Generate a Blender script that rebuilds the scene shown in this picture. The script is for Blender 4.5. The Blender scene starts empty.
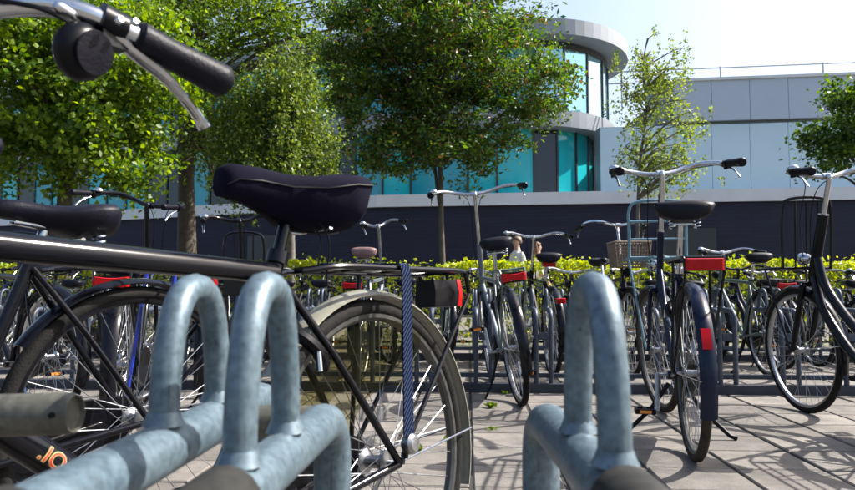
import bpy, bmesh, math, random
import numpy as np
from mathutils import Vector, Matrix

random.seed(7); rng = np.random.default_rng(7)
R_ = math.radians
scene = bpy.context.scene
COL = scene.collection

# ------------------------------------------------------------------ camera, sky, sun, exposure
FPX, HCAM, YH = 680.0, 0.68, 290.0          # focal length in photo pixels, eye height, horizon row
PITCH = math.atan((YH - 245) / FPX)
cam_d = bpy.data.cameras.new('camera'); cam = bpy.data.objects.new('camera', cam_d); COL.objects.link(cam)
cam.location = (0, 0, HCAM); cam.rotation_euler = (math.pi/2 + PITCH, 0, 0)
cam_d.sensor_width = 36; cam_d.lens = 36*FPX/855; cam_d.clip_start = 0.01; cam_d.clip_end = 3000
cam_d.dof.use_dof = True; cam_d.dof.focus_distance = 2.6; cam_d.dof.aperture_fstop = 9
scene.camera = cam

SUN_AZ, SUN_EL = R_(78), R_(46)             # azimuth clockwise from +Y
world = bpy.data.worlds.new('World'); scene.world = world; world.use_nodes = True
wn = world.node_tree; wn.nodes.clear()
sky = wn.nodes.new('ShaderNodeTexSky'); sky.sky_type = 'NISHITA'; sky.sun_disc = False
sky.sun_elevation = SUN_EL; sky.sun_rotation = SUN_AZ; sky.air_density = 1.0; sky.dust_density = 4.5; sky.ozone_density = 1.5
bg = wn.nodes.new('ShaderNodeBackground'); bg.inputs[1].default_value = 0.125
wo = wn.nodes.new('ShaderNodeOutputWorld')
wn.links.new(sky.outputs[0], bg.inputs[0]); wn.links.new(bg.outputs[0], wo.inputs[0])
sl = bpy.data.lights.new('sun', 'SUN'); sl.energy = 5.0; sl.angle = R_(0.53); sl.color = (1.0, 0.96, 0.90)
so = bpy.data.objects.new('sun', sl); COL.objects.link(so)
to_sun = Vector((math.sin(SUN_AZ)*math.cos(SUN_EL), math.cos(SUN_AZ)*math.cos(SUN_EL), math.sin(SUN_EL)))
so.rotation_euler = (-to_sun).to_track_quat('-Z', 'Y').to_euler(); so.location = to_sun*60
vs = scene.view_settings; vs.view_transform = 'Standard'; vs.look = 'None'; vs.exposure = 1.2; vs.gamma = 1.0; vs.use_curve_mapping = False
scene.render.engine = 'CYCLES'

TH = math.atan(0.06)                        # the paving and the racks are turned this much against the view
def px(x, y, d):                            # a photo pixel at depth d (metres along +Y)
    f = Vector((0, math.cos(PITCH), math.sin(PITCH))); u = Vector((0, -math.sin(PITCH), math.cos(PITCH)))
    v = f*FPX + Vector((1, 0, 0))*(x - 427.5) + u*(245 - y)
    return Vector((0, 0, HCAM)) + v*(d/v.y)
def pv(a, b, z=0.0):                        # paving frame: a along the racks, b away from the camera
    return Vector((a*math.cos(TH) + b*math.sin(TH), -a*math.sin(TH) + b*math.cos(TH), z))

# ------------------------------------------------------------------ materials
def nodes(name):
    m = bpy.data.materials.new(name); m.use_nodes = True
    return m, m.node_tree.nodes, m.node_tree.links, m.node_tree.nodes['Principled BSDF']
def mat(name, col, rough=0.5, metal=0.0, var=0.25, scale=25.0, bump=0.0, col2=None, coat=0.0, spec=0.5, rvar=0.15, bscale=None):
    m, N, L, B = nodes(name)
    tc = N.new('ShaderNodeTexCoord'); nz = N.new('ShaderNodeTexNoise')
    nz.inputs['Scale'].default_value = scale; nz.inputs['Detail'].default_value = 6; nz.inputs['Roughness'].default_value = 0.65
    L.new(tc.outputs['Object'], nz.inputs['Vector'])
    mx = N.new('ShaderNodeMix'); mx.data_type = 'RGBA'
    a = tuple(c*(1-var) for c in col); b = tuple(min(1, c*(1+var)) for c in col) if col2 is None else col2
    mx.inputs[6].default_value = (*a, 1); mx.inputs[7].default_value = (*b, 1)
    cr = N.new('ShaderNodeMapRange'); cr.inputs[1].default_value = 0.3; cr.inputs[2].default_value = 0.7
    L.new(nz.outputs[0], cr.inputs[0]); L.new(cr.outputs[0], mx.inputs[0]); L.new(mx.outputs[2], B.inputs['Base Color'])
    mr = N.new('ShaderNodeMapRange'); mr.inputs[3].default_value = max(0.03, rough - rvar); mr.inputs[4].default_value = min(1, rough + rvar)
    L.new(nz.outputs[0], mr.inputs[0]); L.new(mr.outputs[0], B.inputs['Roughness'])
    B.inputs['Metallic'].default_value = metal; B.inputs['Coat Weight'].default_value = coat
    B.inputs['Coat Roughness'].default_value = 0.08; B.inputs['Specular IOR Level'].default_value = spec
    if bump:
        bp = N.new('ShaderNodeBump'); bp.inputs['Strength'].default_value = bump; bp.inputs['Distance'].default_value = 0.004
        n2 = N.new('ShaderNodeTexNoise'); n2.inputs['Scale'].default_value = bscale or scale*6; n2.inputs['Detail'].default_value = 5
        L.new(tc.outputs['Object'], n2.inputs['Vector']); L.new(n2.outputs[0], bp.inputs['Height']); L.new(bp.outputs[0], B.inputs['Normal'])
    return m
M = {}
M['black'] = mat('black_paint', (0.004, 0.0042, 0.006), 0.16, coat=0.0, col2=(0.005, 0.0055, 0.009), scale=9, spec=.24, rvar=.06)
M['navy'] = mat('dark_blue_paint', (0.005, 0.009, 0.026), 0.2, coat=0.0, spec=.24, rvar=.06, scale=9)
M['grey_paint'] = mat('grey_paint', (0.10, 0.12, 0.14), 0.35, coat=0.3, scale=9)
M['green_paint'] = mat('dull_green_paint', (0.06, 0.10, 0.09), 0.35, coat=0.3, scale=9)
M['blue'] = mat('bright_blue_paint', (0.015, 0.035, 0.30), 0.35, coat=0.3)
M['teal_paint'] = mat('blue_grey_paint', (0.10, 0.20, 0.25), 0.4, coat=0.2)
M['chrome'] = mat('chrome', (0.50, 0.52, 0.55), 0.18, 1.0, var=0.15, scale=30)
M['alu'] = mat('brushed_aluminium', (0.32, 0.33, 0.35), 0.36, 1.0, var=0.25, scale=40)
M['spoke'] = mat('spoke_steel', (0.30, 0.31, 0.33), 0.35, 0.9, var=0.3, scale=20)
M['tyre'] = mat('tyre_rubber', (0.008, 0.008, 0.008), 0.8, var=0.3, scale=30, bump=0.4, col2=(0.016, 0.015, 0.014), spec=.15)
M['tyre_tan'] = mat('dusty_tyre_rubber', (0.022, 0.018, 0.014), 0.85, var=0.3, scale=30, bump=0.4, col2=(0.05, 0.04, 0.03), spec=.15)
M['rubber'] = mat('grip_rubber', (0.004, 0.004, 0.008), 0.45, scale=40, bump=0.2, spec=.12)
M['plastic'] = mat('black_plastic', (0.003, 0.003, 0.005), 0.35, scale=30, spec=.15)
M['saddle'] = mat('saddle_vinyl', (0.004, 0.004, 0.009), 0.45, scale=60, bump=0.25, spec=.18)
M['cover'] = mat('purple_saddle_cloth', (0.0035, 0.003, 0.010), 0.9, scale=8, bump=0.9, bscale=16, rvar=0.05, spec=.08)
M['champagne'] = mat('champagne_mudguard', (0.24, 0.235, 0.19), 0.3, 0.2, var=0.2, scale=14)
M['silverpaint'] = mat('silver_mudguard', (0.40, 0.41, 0.42), 0.3, 0.6, var=0.2, scale=14)
M['red'] = mat('red_lens', (0.36, 0.003, 0.006), 0.2, coat=0.0, spec=.25, var=0.15, scale=80)
M['orange'] = mat('orange_reflector', (0.8, 0.25, 0.02), 0.2)
M['white'] = mat('white_plastic', (0.75, 0.75, 0.72), 0.4)
M['cream'] = mat('cream_sticker', (0.55, 0.50, 0.33), 0.5, scale=60)
M['letter'] = mat('red_lettering', (0.42, 0.02, 0.008), 0.4)
M['letter_edge'] = mat('gold_outline', (0.62, 0.50, 0.22), 0.35)
M['wicker'] = mat('basket_wicker', (0.16, 0.12, 0.085), 0.8, var=0.4, scale=40)
M['pink'] = mat('worn_pink_saddle', (0.16, 0.09, 0.085), 0.6)
M['guard'] = mat('coat_guard_vinyl', (0.005, 0.005, 0.006), 0.5, scale=15, spec=.3)
M['cap'] = mat('rubber_end_cap', (0.008, 0.009, 0.010), 0.7, col2=(0.028, 0.027, 0.023), scale=30, spec=.2)
M['soil'] = mat('soil', (0.07, 0.055, 0.04), 0.95, scale=2)

fm, N, L, B = nodes('smoky_film'); tr = N.new('ShaderNodeBsdfTransparent'); tr.inputs[0].default_value = (.80, .79, .68, 1); mx = N.new('ShaderNodeMixShader')
nz = N.new('ShaderNodeTexNoise'); nz.inputs['Scale'].default_value = 14; nz.inputs['Detail'].default_value = 6; mr = N.new('ShaderNodeMapRange'); mr.inputs[3].default_value = .0; mr.inputs[4].default_value = .05
L.new(nz.outputs[0], mr.inputs[0]); L.new(mr.outputs[0], mx.inputs[0]); L.new(tr.outputs[0], mx.inputs[1]); L.new(B.outputs[0], mx.inputs[2]); L.new(mx.outputs[0], N['Material Output'].inputs['Surface'])
B.inputs['Base Color'].default_value = (.05, .05, .035, 1); B.inputs['Roughness'].default_value = .15; B.inputs['Specular IOR Level'].default_value = .3; M['film'] = fm
def galvanised(name, c1, c2, metal=0.35):
    m, N, L, B = nodes(name)
    tc = N.new('ShaderNodeTexCoord')
    v = N.new('ShaderNodeTexVoronoi'); v.inputs['Scale'].default_value = 45
    nz = N.new('ShaderNodeTexNoise'); nz.inputs['Scale'].default_value = 14; nz.inputs['Detail'].default_value = 8; nz.inputs['Roughness'].default_value = 0.7
    n3 = N.new('ShaderNodeTexNoise'); n3.inputs['Scale'].default_value = 120; n3.inputs['Detail'].default_value = 4
    for n in (v, nz, n3): L.new(tc.outputs['Object'], n.inputs['Vector'])
    ad = N.new('ShaderNodeMath'); ad.operation = 'MULTIPLY_ADD'; ad.inputs[1].default_value = 0.18
    L.new(v.outputs['Color'], ad.inputs[0]); L.new(nz.outputs[0], ad.inputs[2])
    cr = N.new('ShaderNodeValToRGB'); cr.color_ramp.elements[0].position = 0.30; cr.color_ramp.elements[0].color = (*c1, 1)
    cr.color_ramp.elements[1].position = 0.95; cr.color_ramp.elements[1].color = (*c2, 1)
    L.new(ad.outputs[0], cr.inputs[0])
    st = N.new('ShaderNodeTexNoise'); st.inputs['Scale'].default_value = 38; st.inputs['Detail'].default_value = 2     # scuffs
    L.new(tc.outputs['Object'], st.inputs['Vector'])
    sr = N.new('ShaderNodeMapRange'); sr.inputs[1].default_value = 0.70; sr.inputs[2].default_value = 0.80
    L.new(st.outputs[0], sr.inputs[0])
    mx = N.new('ShaderNodeMix'); mx.data_type = 'RGBA'; mx.inputs[7].default_value = (c1[0]*.45, c1[1]*.45, c1[2]*.42, 1)
    L.new(sr.outputs[0], mx.inputs[0]); L.new(cr.outputs[0], mx.inputs[6]); L.new(mx.outputs[2], B.inputs['Base Color'])
    fs = N.new('ShaderNodeMapRange'); fs.inputs[1].default_value = .30; fs.inputs[2].default_value = .70; fs.inputs[3].default_value = .68; fs.inputs[4].default_value = 1.25
    L.new(n3.outputs[0], fs.inputs[0]); mp = N.new('ShaderNodeMapping'); mp.inputs['Scale'].default_value = (260, 260, 9); L.new(tc.outputs['Object'], mp.inputs[0])
    n4 = N.new('ShaderNodeTexNoise'); n4.inputs['Scale'].default_value = 1; n4.inputs['Detail'].default_value = 3; L.new(mp.outputs[0], n4.inputs['Vector'])
    f4 = N.new('ShaderNodeMapRange'); f4.inputs[1].default_value = .62; f4.inputs[2].default_value = .70; f4.inputs[3].default_value = 1; f4.inputs[4].default_value = .6; L.new(n4.outputs[0], f4.inputs[0])
    mm = N.new('ShaderNodeMath'); mm.operation = 'MULTIPLY'; L.new(fs.outputs[0], mm.inputs[0]); L.new(f4.outputs[0], mm.inputs[1])
    h2 = N.new('ShaderNodeHueSaturation'); L.new(mx.outputs[2], h2.inputs['Color']); L.new(mm.outputs[0], h2.inputs['Value']); L.new(h2.outputs[0], B.inputs['Base Color'])
    B.inputs['Metallic'].default_value = metal; B.inputs['Roughness'].default_value = 0.46
    bp = N.new('ShaderNodeBump'); bp.inputs['Strength'].default_value = 0.18; bp.inputs['Distance'].default_value = 0.002
    L.new(n3.outputs[0], bp.inputs['Height']); L.new(bp.outputs[0], B.inputs['Normal'])
    return m
M['galv'] = galvanised('galvanised_steel', (0.06, 0.098, 0.125), (0.135, 0.182, 0.21), .35)
M['galv_old'] = galvanised('weathered_steel', (0.04, 0.04, 0.032), (0.095, 0.092, 0.072), 0.05)
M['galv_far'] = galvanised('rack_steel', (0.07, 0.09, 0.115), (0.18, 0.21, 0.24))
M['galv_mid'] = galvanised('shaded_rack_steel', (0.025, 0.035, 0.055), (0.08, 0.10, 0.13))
M['rim_dark'] = mat('dull_dark_rim', (0.07, 0.07, 0.068), 0.45, 0.6, scale=30)
M['rail'] = mat('rail_paint', (0.018, 0.022, 0.034), 0.5, scale=12)

def leaf_mat(name, c1, c2, trans=0.45):
    m, N, L, B = nodes(name)
    out = N['Material Output']
    g = N.new('ShaderNodeNewGeometry'); cr = N.new('ShaderNodeValToRGB')
    cr.color_ramp.elements[0].color = (*c1, 1); cr.color_ramp.elements[1].color = (*c2, 1)
    L.new(g.outputs['Random Per Island'], cr.inputs[0]); L.new(cr.outputs[0], B.inputs['Base Color'])
    B.inputs['Roughness'].default_value = 0.45; B.inputs['Specular IOR Level'].default_value = 0.35
    tr = N.new('ShaderNodeBsdfTranslucent'); hs = N.new('ShaderNodeHueSaturation')
    hs.inputs['Hue'].default_value = 0.485; hs.inputs['Saturation'].default_value = 1.15; hs.inputs['Value'].default_value = 1.7
    L.new(cr.outputs[0], hs.inputs['Color']); L.new(hs.outputs[0], tr.inputs['Color'])
    mx = N.new('ShaderNodeMixShader'); mx.inputs[0].default_value = trans
    L.new(B.outputs[0], mx.inputs[1]); L.new(tr.outputs[0], mx.inputs[2]); L.new(mx.outputs[0], out.inputs['Surface'])
    return m
M['leaf_maple'] = leaf_mat('maple_leaf', (0.03, 0.085, 0.010), (0.20, 0.29, 0.03), 0.48)
M['leaf_locust'] = leaf_mat('locust_leaf', (0.03, 0.075, 0.012), (0.15, 0.22, 0.03), 0.45)
M['leaf_birch'] = leaf_mat('birch_leaf', (0.045, 0.095, 0.018), (0.17, 0.22, 0.045), 0.45)
M['leaf_young'] = leaf_mat('young_birch_leaf', (0.06, 0.115, 0.022), (0.21, 0.26, 0.055), 0.5)
M['leaf_dark'] = leaf_mat('dark_leaf', (0.010, 0.038, 0.014), (0.10, 0.175, 0.022), 0.42)
M['leaf_rust'] = leaf_mat('seed_leaf', (0.09, 0.09, 0.02), (0.22, 0.11, 0.04), 0.35)
M['leaf_hedge'] = leaf_mat('hedge_leaf', (0.10, 0.19, 0.012), (0.46, 0.48, 0.03), 0.4)
M['bark'] = mat('bark', (0.065, 0.052, 0.04), 0.9, scale=12, bump=0.8, var=0.4)
M['bark_birch'] = mat('birch_bark', (0.22, 0.20, 0.17), 0.8, scale=10, bump=0.5, col2=(0.07, 0.06, 0.05))

def paving(name, tw, tl, gap, per_object):
    m, N, L, B = nodes(name)
    tc = N.new('ShaderNodeTexCoord')
    n1 = N.new('ShaderNodeTexNoise'); n1.inputs['Scale'].default_value = 5; n1.inputs['Detail'].default_value = 8; n1.inputs['Roughness'].default_value = 0.7
    n2 = N.new('ShaderNodeTexNoise'); n2.inputs['Scale'].default_value = 160; n2.inputs['Detail'].default_value = 3
    cr = N.new('ShaderNodeValToRGB'); e = cr.color_ramp.elements
    e[0].position = 0.32; e[0].color = (0.075, 0.068, 0.060, 1); e[1].position = 0.7; e[1].color = (0.185, 0.166, 0.145, 1)
    if per_object:
        oi = N.new('ShaderNodeObjectInfo')
        va = N.new('ShaderNodeVectorMath'); va.operation = 'ADD'
        cx = N.new('ShaderNodeCombineXYZ'); ml = N.new('ShaderNodeMath'); ml.operation = 'MULTIPLY'; ml.inputs[1].default_value = 57
        L.new(oi.outputs['Random'], ml.inputs[0]); L.new(ml.outputs[0], cx.inputs[0]); L.new(ml.outputs[0], cx.inputs[1])
        L.new(tc.outputs['Object'], va.inputs[0]); L.new(cx.outputs[0], va.inputs[1])
        L.new(va.outputs[0], n1.inputs['Vector']); L.new(va.outputs[0], n2.inputs['Vector'])
        rnd = oi.outputs['Random']
    else:
        L.new(tc.outputs['Object'], n1.inputs['Vector']); L.new(tc.outputs['Object'], n2.inputs['Vector'])
        rnd = None
    vo = N.new('ShaderNodeTexVoronoi'); vo.inputs['Scale'].default_value = 7; L.new(n1.inputs['Vector'].links[0].from_socket, vo.inputs['Vector'])
    vr = N.new('ShaderNodeMapRange'); vr.inputs[1].default_value = .05; vr.inputs[2].default_value = .10; vr.inputs[3].default_value = .22; vr.inputs[4].default_value = 0; L.new(vo.outputs['Distance'], vr.inputs[0])
    sb0 = N.new('ShaderNodeMath'); sb0.operation = 'SUBTRACT'; L.new(n1.outputs[0], sb0.inputs[0]); L.new(vr.outputs[0], sb0.inputs[1]); L.new(sb0.outputs[0], cr.inputs[0])
    hs = N.new('ShaderNodeHueSaturation'); L.new(cr.outputs[0], hs.inputs['Color'])
    sp = N.new('ShaderNodeMapRange'); sp.inputs[1].default_value = 0.3; sp.inputs[2].default_value = 0.7; sp.inputs[3].default_value = 0.82; sp.inputs[4].default_value = 1.15
    L.new(n2.outputs[0], sp.inputs[0])
    if rnd is not None:
        mr = N.new('ShaderNodeMapRange'); mr.inputs[3].default_value = 0.78; mr.inputs[4].default_value = 1.18; L.new(rnd, mr.inputs[0])
        mu = N.new('ShaderNodeMath'); mu.operation = 'MULTIPLY'; L.new(mr.outputs[0], mu.inputs[0]); L.new(sp.outputs[0], mu.inputs[1]); L.new(mu.outputs[0], hs.inputs['Value'])
        col = hs.outputs[0]
    else:
        L.new(sp.outputs[0], hs.inputs['Value'])
        sx = N.new('ShaderNodeSeparateXYZ'); L.new(tc.outputs['Object'], sx.inputs[0])
        masks = []
        for ax, size, g in ((0, tw, gap[0]), (1, tl, gap[1])):
            mo = N.new('ShaderNodeMath'); mo.operation = 'FLOORED_MODULO'; mo.inputs[1].default_value = size; L.new(sx.outputs[ax], mo.inputs[0])
            lt = N.new('ShaderNodeMath'); lt.operation = 'LESS_THAN'; lt.inputs[1].default_value = g; L.new(mo.outputs[0], lt.inputs[0]); masks.append(lt)
        mxm = N.new('ShaderNodeMath'); mxm.operation = 'MAXIMUM'; L.new(masks[0].outputs[0], mxm.inputs[0]); L.new(masks[1].outputs[0], mxm.inputs[1])
        mx = N.new('ShaderNodeMix'); mx.data_type = 'RGBA'; mx.inputs[7].default_value = (0.018, 0.017, 0.014, 1)
        L.new(mxm.outputs[0], mx.inputs[0]); L.new(hs.outputs[0], mx.inputs[6]); col = mx.outputs[2]
    L.new(col, B.inputs['Base Color']); B.inputs['Roughness'].default_value = 0.85
    bp = N.new('ShaderNodeBump'); bp.inputs['Strength'].default_value = 0.35; bp.inputs['Distance'].default_value = 0.003
    L.new(n2.outputs[0], bp.inputs['Height']); L.new(bp.outputs[0], B.inputs['Normal'])
    return m
TW, TL, GX, GY = 0.333, 0.30, 0.016, 0.012
M['tile'] = paving('concrete_tile', TW, TL, (GX, GY), True)
M['paving'] = paving('paving_sheet', TW, TL, (GX*1.6, GY*1.6), False)
M['ground'] = mat('rough_ground', (0.10, 0.10, 0.07), 0.95, scale=0.8, var=0.4)
M['moss'] = mat('joint_moss', (0.05, 0.07, 0.02), 0.95, scale=30, col2=(0.10, 0.12, 0.03))

# ------------------------------------------------------------------ mesh helpers
class MB:
    def __init__(s): s.v = []; s.f = []
    def add(s, vs_, fs):
        o = len(s.v); s.v.extend([tuple(p) for p in vs_]); s.f.extend([tuple(i+o for i in q) for q in fs]); return s
    def tube(s, pts, r, n=8, closed=False, cap=True, flat=1.0):
        pts = [Vector(p) for p in pts]; k = len(pts)
        rs = r if isinstance(r, (list, tuple)) else [r]*k
        tang = []
        for i in range(k):
            a = pts[(i-1) % k] if closed or i > 0 else pts[i]
            b = pts[(i+1) % k] if closed or i < k-1 else pts[i]
            t = (b-a); tang.append(t.normalized() if t.length > 1e-9 else Vector((0, 0, 1)))
        ref = Vector((0, 0, 1)) if abs(tang[0].z) < 0.9 else Vector((1, 0, 0))
        nrm = (ref - tang[0]*ref.dot(tang[0])).normalized()
        V = []; F = []
        for i in range(k):
            if i: nrm = nrm - tang[i]*nrm.dot(tang[i]); nrm.normalize()
            bi = tang[i].cross(nrm)
            for j in range(n):
                a = 2*math.pi*j/n
                V.append(pts[i] + (nrm*math.cos(a)*flat + bi*math.sin(a))*rs[i])
        m = k if closed else k-1
        for i in range(m):
            for j in range(n):
                a, b = i*n+j, i*n+(j+1) % n; c, d = ((i+1) % k)*n+(j+1) % n, ((i+1) % k)*n+j
                F.append((a, b, c, d))
        if cap and not closed:
            F.append(tuple(range(n-1, -1, -1))); F.append(tuple((k-1)*n+j for j in range(n)))
        return s.add(V, F)
    def box(s, c, size, rot=None):
        c = Vector(c); h = Vector(size)*0.5; V = []
        for x in (-1, 1):
            for y in (-1, 1):
                for z in (-1, 1):
                    p = Vector((x*h.x, y*h.y, z*h.z)); V.append(c + (rot @ p if rot else p))
        return s.add(V, [(0, 1, 3, 2), (4, 6, 7, 5), (0, 4, 5, 1), (2, 3, 7, 6), (0, 2, 6, 4), (1, 5, 7, 3)])
    def prism(s, poly, z0, z1):                       # poly of (x,y), counter-clockwise
        n = len(poly); V = [(x, y, z0) for x, y in poly] + [(x, y, z1) for x, y in poly]
        F = [tuple(range(n-1, -1, -1)), tuple(range(n, 2*n))] + [(i, (i+1) % n, n+(i+1) % n, n+i) for i in range(n)]
        return s.add(V, F)
    def loft(s, secs, closed_sec=True, caps=True):    # list of equal-length rings
        n = len(secs[0]); V = [p for q in secs for p in q]; F = []
        for i in range(len(secs)-1):
            for j in range(n if closed_sec else n-1):
                F.append((i*n+j, i*n+(j+1) % n, (i+1)*n+(j+1) % n, (i+1)*n+j))
        if caps: F.append(tuple(range(n-1, -1, -1))); F.append(tuple((len(secs)-1)*n+j for j in range(n)))
        return s.add(V, F)
    def lathe(s, prof, c, axis, n=20):                # prof of (radius, height along axis)
        ax = Vector(axis).normalized(); a = ax.orthogonal().normalized(); b = ax.cross(a); c = Vector(c)
        return s.loft([[c + ax*h + (a*math.cos(2*math.pi*j/n) + b*math.sin(2*math.pi*j/n))*max(r, 1e-4) for j in range(n)] for r, h in prof])
    def torus(s, c, R, r, n=48, m=8, sy=1.0):         # in the xz plane
        return s.loft([[Vector(c) + Vector(((R+r*math.cos(b))*math.cos(a), sy*r*math.sin(b), (R+r*math.cos(b))*math.sin(a)))
               for b in [2*math.pi*j/m for j in range(m)]] for a in [2*math.pi*i/n for i in range(n+1)]], caps=False)
    def map(s, fn): s.v = [tuple(fn(Vector(p))) for p in s.v]; return s
    def mesh(s, name, mt, smooth=True, angle=40):
        me = bpy.data.meshes.new(name); me.from_pydata(s.v, [], s.f); me.update()
        if mt: me.materials.append(mt)
        if smooth:
            me.polygons.foreach_set('use_smooth', [True]*len(me.polygons)); me.set_sharp_from_angle(angle=R_(angle))
        return me
    def build(s, name, mt, parent=None, smooth=True, angle=40):
        return link(name, s.mesh(name, mt, smooth, angle), parent)
def link(name, data, parent=None):
    o = bpy.data.objects.new(name, data); COL.objects.link(o)
    if parent: o.parent = parent
    return o
def tag(o, label=None, cat=None, group=None, kind=None):
    if label: o['label'] = label
    if cat: o['category'] = cat
    if group: o['group'] = group
    if kind: o['kind'] = kind
    return o
def empty(name, loc=(0, 0, 0), rot=(0, 0, 0)):
    o = link(name, None); o.location = loc; o.rotation_euler = rot; o.empty_display_size = 0.1; return o
def copy_tree(o, parent=None):
    c = o.copy(); COL.objects.link(c); c.parent = parent
    for k, v in o.items(): c[k] = v
    for ch in list(o.children): copy_tree(ch, c)
    return c
def bez(p, n=6):                                      # Catmull-Rom through points
    p = [Vector(q) for q in p]; out = []
    for i in range(len(p)-1):
        a = p[i-1] if i else p[i]*2-p[i+1]; b, c = p[i], p[i+1]; d = p[i+2] if i+2 < len(p) else p[i+1]*2-p[i]
        for k in range(n):
            t = k/n; out.append(0.5*((2*b)+(c-a)*t+(2*a-5*b+4*c-d)*t*t+(3*b-a-3*c+d)*t**3))
    out.append(p[-1]); return out

# ------------------------------------------------------------------ ground and paving
g = MB(); g.add([(-900, -60, -0.06), (900, -60, -0.06), (900, 1800, -0.06), (-900, 1800, -0.06)], [(0, 1, 2, 3)])
tag(g.build('ground', M['ground'], smooth=False), kind='structure')
pav = MB(); pav.add([(-16, -4, -0.008), (16, -4, -0.008), (16, 8.35, -0.008), (-16, 8.35, -0.008)], [(0, 1, 2, 3)])
pav = tag(pav.build('pavement', M['paving'], smooth=False), kind='structure'); pav.rotation_euler = (0, 0, -TH)
walk = MB(); walk.add([(-40, 9.6, -0.03), (40, 9.6, -0.03), (40, 24, -0.03), (-40, 24, -0.03)], [(0, 1, 2, 3)])
tag(walk.build('footpath', M['paving'], smooth=False), kind='structure')
def tile_mesh(k):
    w, l, c, h = TW-GX, TL-GY, 0.004+0.001*k, 0.024
    def ring(i, z): return [Vector((-w/2+i, -l/2+i, z)), Vector((w/2-i, -l/2+i, z)), Vector((w/2-i, l/2-i, z)), Vector((-w/2+i, l/2-i, z))]
    b = MB(); b.loft([ring(0, -h), ring(0, -c), ring(c, 0)]); return b.mesh('tile', M['tile'], smooth=False)
tms = [tile_mesh(k) for k in range(3)]
nt = 0
for j in range(4, 18):
    b = (j+0.5)*TL
    for i in range(-14, 16):
        a = (i+0.5)*TW; w = pv(a, b)
        if abs(w.x) > 0.66*w.y + 0.25 or nt >= 295 or b < 1.75: continue
        o = link('tile', tms[(i*3+j*5) % 3], pav); nt += 1
        o.location = (a+GX/2, b+GY/2, random.uniform(-0.001, 0.003)); o.rotation_euler = (random.uniform(-.004, .004), random.uniform(-.004, .004), random.uniform(-.006, .006))
# weeds growing in the joints
def weeds(ws):
    for (x, y, n, h) in ws:
        mb = MB(); p = px(x, y, 1); d = HCAM/(HCAM-p.z); p = px(x, y, d)
        for k in range(n):
            a = random.uniform(0, 6.28); t = random.uniform(.25, 1.0); q = Vector((p.x+random.gauss(0, .012), p.y+random.gauss(0, .012), 0.0))
            tip = q + Vector((math.cos(a)*h*t*.8, math.sin(a)*h*t*.8, h*(1.1-t*.6))); sd = Vector((-math.sin(a), math.cos(a), 0))*h*.16
            mid = (q+tip)*.5 + Vector((0, 0, h*.2))
            mb.add([q, mid-sd, tip, mid+sd], [(0, 1, 2), (0, 2, 3)])
        tag(mb.build('weed', M['leaf_locust'], smooth=False), 'small green weed tuft growing in a joint of the paving', 'weed', 'weeds in the paving joints')
weeds([(491, 408, 60, .04), (417, 452, 40, .035), (448, 440, 30, .025), (505, 394, 40, .03), (493, 430, 24, .022)])

# ------------------------------------------------------------------ racks
def rack_unit(root, frame, a, b0, m, sleeve=True, near=0.0, top=0.56, cap_m=None, side_skew=0.0, hw=0.125, r=0.0235, rh=0.0138):
    """one wheel clamp: a floor post at the far side that bends over into an arm pointing at the camera, with a hoop welded on it"""
    def P(u, v, z): return frame(a + u + side_skew*v, b0 + v, z)
    zc = top - r; L = 0.40
    pts = [P(0, near, zc)] + [P(0, L-0.06, zc)] + [P(0, L-0.06+0.06*math.sin(t), zc-0.06+0.06*math.cos(t)) for t in (0.35, .7, 1.05, 1.4)] + [P(0, L, zc-0.08), P(0, L, 0.02)]
    arm = MB().tube(pts, r, 14).build('arm', m, root)
    hp = []; d0, d1, zt = 0.065, 0.065+hw, 0.683; rise = zt-zc
    for t in np.linspace(0, math.pi, 19):
        c, s_ = math.cos(t), math.sin(t); e = 2/2.5
        hp.append(P(0, (d0+d1)/2 - (d1-d0)/2*math.copysign(abs(c)**e, c), zc + 0.01 + (rise-.01)*abs(s_)**e))
    MB().tube(hp, rh, 12).build('hoop', m, arm)
    for d in (d0, d1):                                  # weld beads
        MB().lathe([(0.013, 0.0), (0.019, 0.0), (0.0165, 0.005), (0.0138, 0.012)], P(0, d, zc+r-.002), (0, 0, 1), 12).build('weld', m, arm)
    if sleeve:
        ax = P(0, 0, zc)-P(0, 0.1, zc)
        MB().lathe([(0.0245, -0.055), (0.0285, -0.05), (0.0285, 0.0), (0.025, 0.012), (0.012, 0.016), (0.0, 0.017)], P(0, near, zc), ax, 18).build('end_cap', cap_m or M['cap'], arm)
    return arm
near_rack = empty('bicycle_rack', (0, 0.9, 0))
near_rack.matrix_world = Matrix.Identity(4)
tag(near_rack, 'blurred galvanised tube rack with thick bent arms and narrow hoops in front of the bicycles', 'bicycle rack')
fr = lambda u, v, z: Vector((u, v, z))
rack_unit(near_rack, fr, -0.243, 0.562, M['galv'], near=-0.20, side_skew=0.05, hw=.135)
rack_unit(near_rack, fr, -0.152, 0.475, M['galv'], near=-0.012, side_skew=0.08, top=.546)
rack_unit(near_rack, fr, 0.147, 0.475, M['galv'], near=-0.012, side_skew=-0.01, top=.546)
MB().tube([(-0.222, .815, .525), (-0.122, .815, .525)], 0.019, 12).build('cross_link', M['galv_old'], near_rack)
post = MB().tube([(-0.455, .665, .02), (-0.455, .665, .559)], 0.02, 12).build('post', M['galv_old'], near_rack)
sb = MB().lathe([(0, -.115), (.0195, -.115), (.0205, -.108), (.0205, -.005), (.0185, 0), (.017, 0), (.016, -.004), (0, -.005)], (-0.346, .678, .559), (1, -.02, 0.03), 20).build('stub_tube', M['galv_old'], near_rack)
MB().tube([(-0.358, .655, .561), (-0.358, .6585, .561)], 0.003, 8).build('drilled_hole', M['plastic'], sb)
rail = MB().box((-.15, .875, .02), (0.9, .06, .036)).build('base_rail', M['galv'], near_rack, smooth=False)

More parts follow.
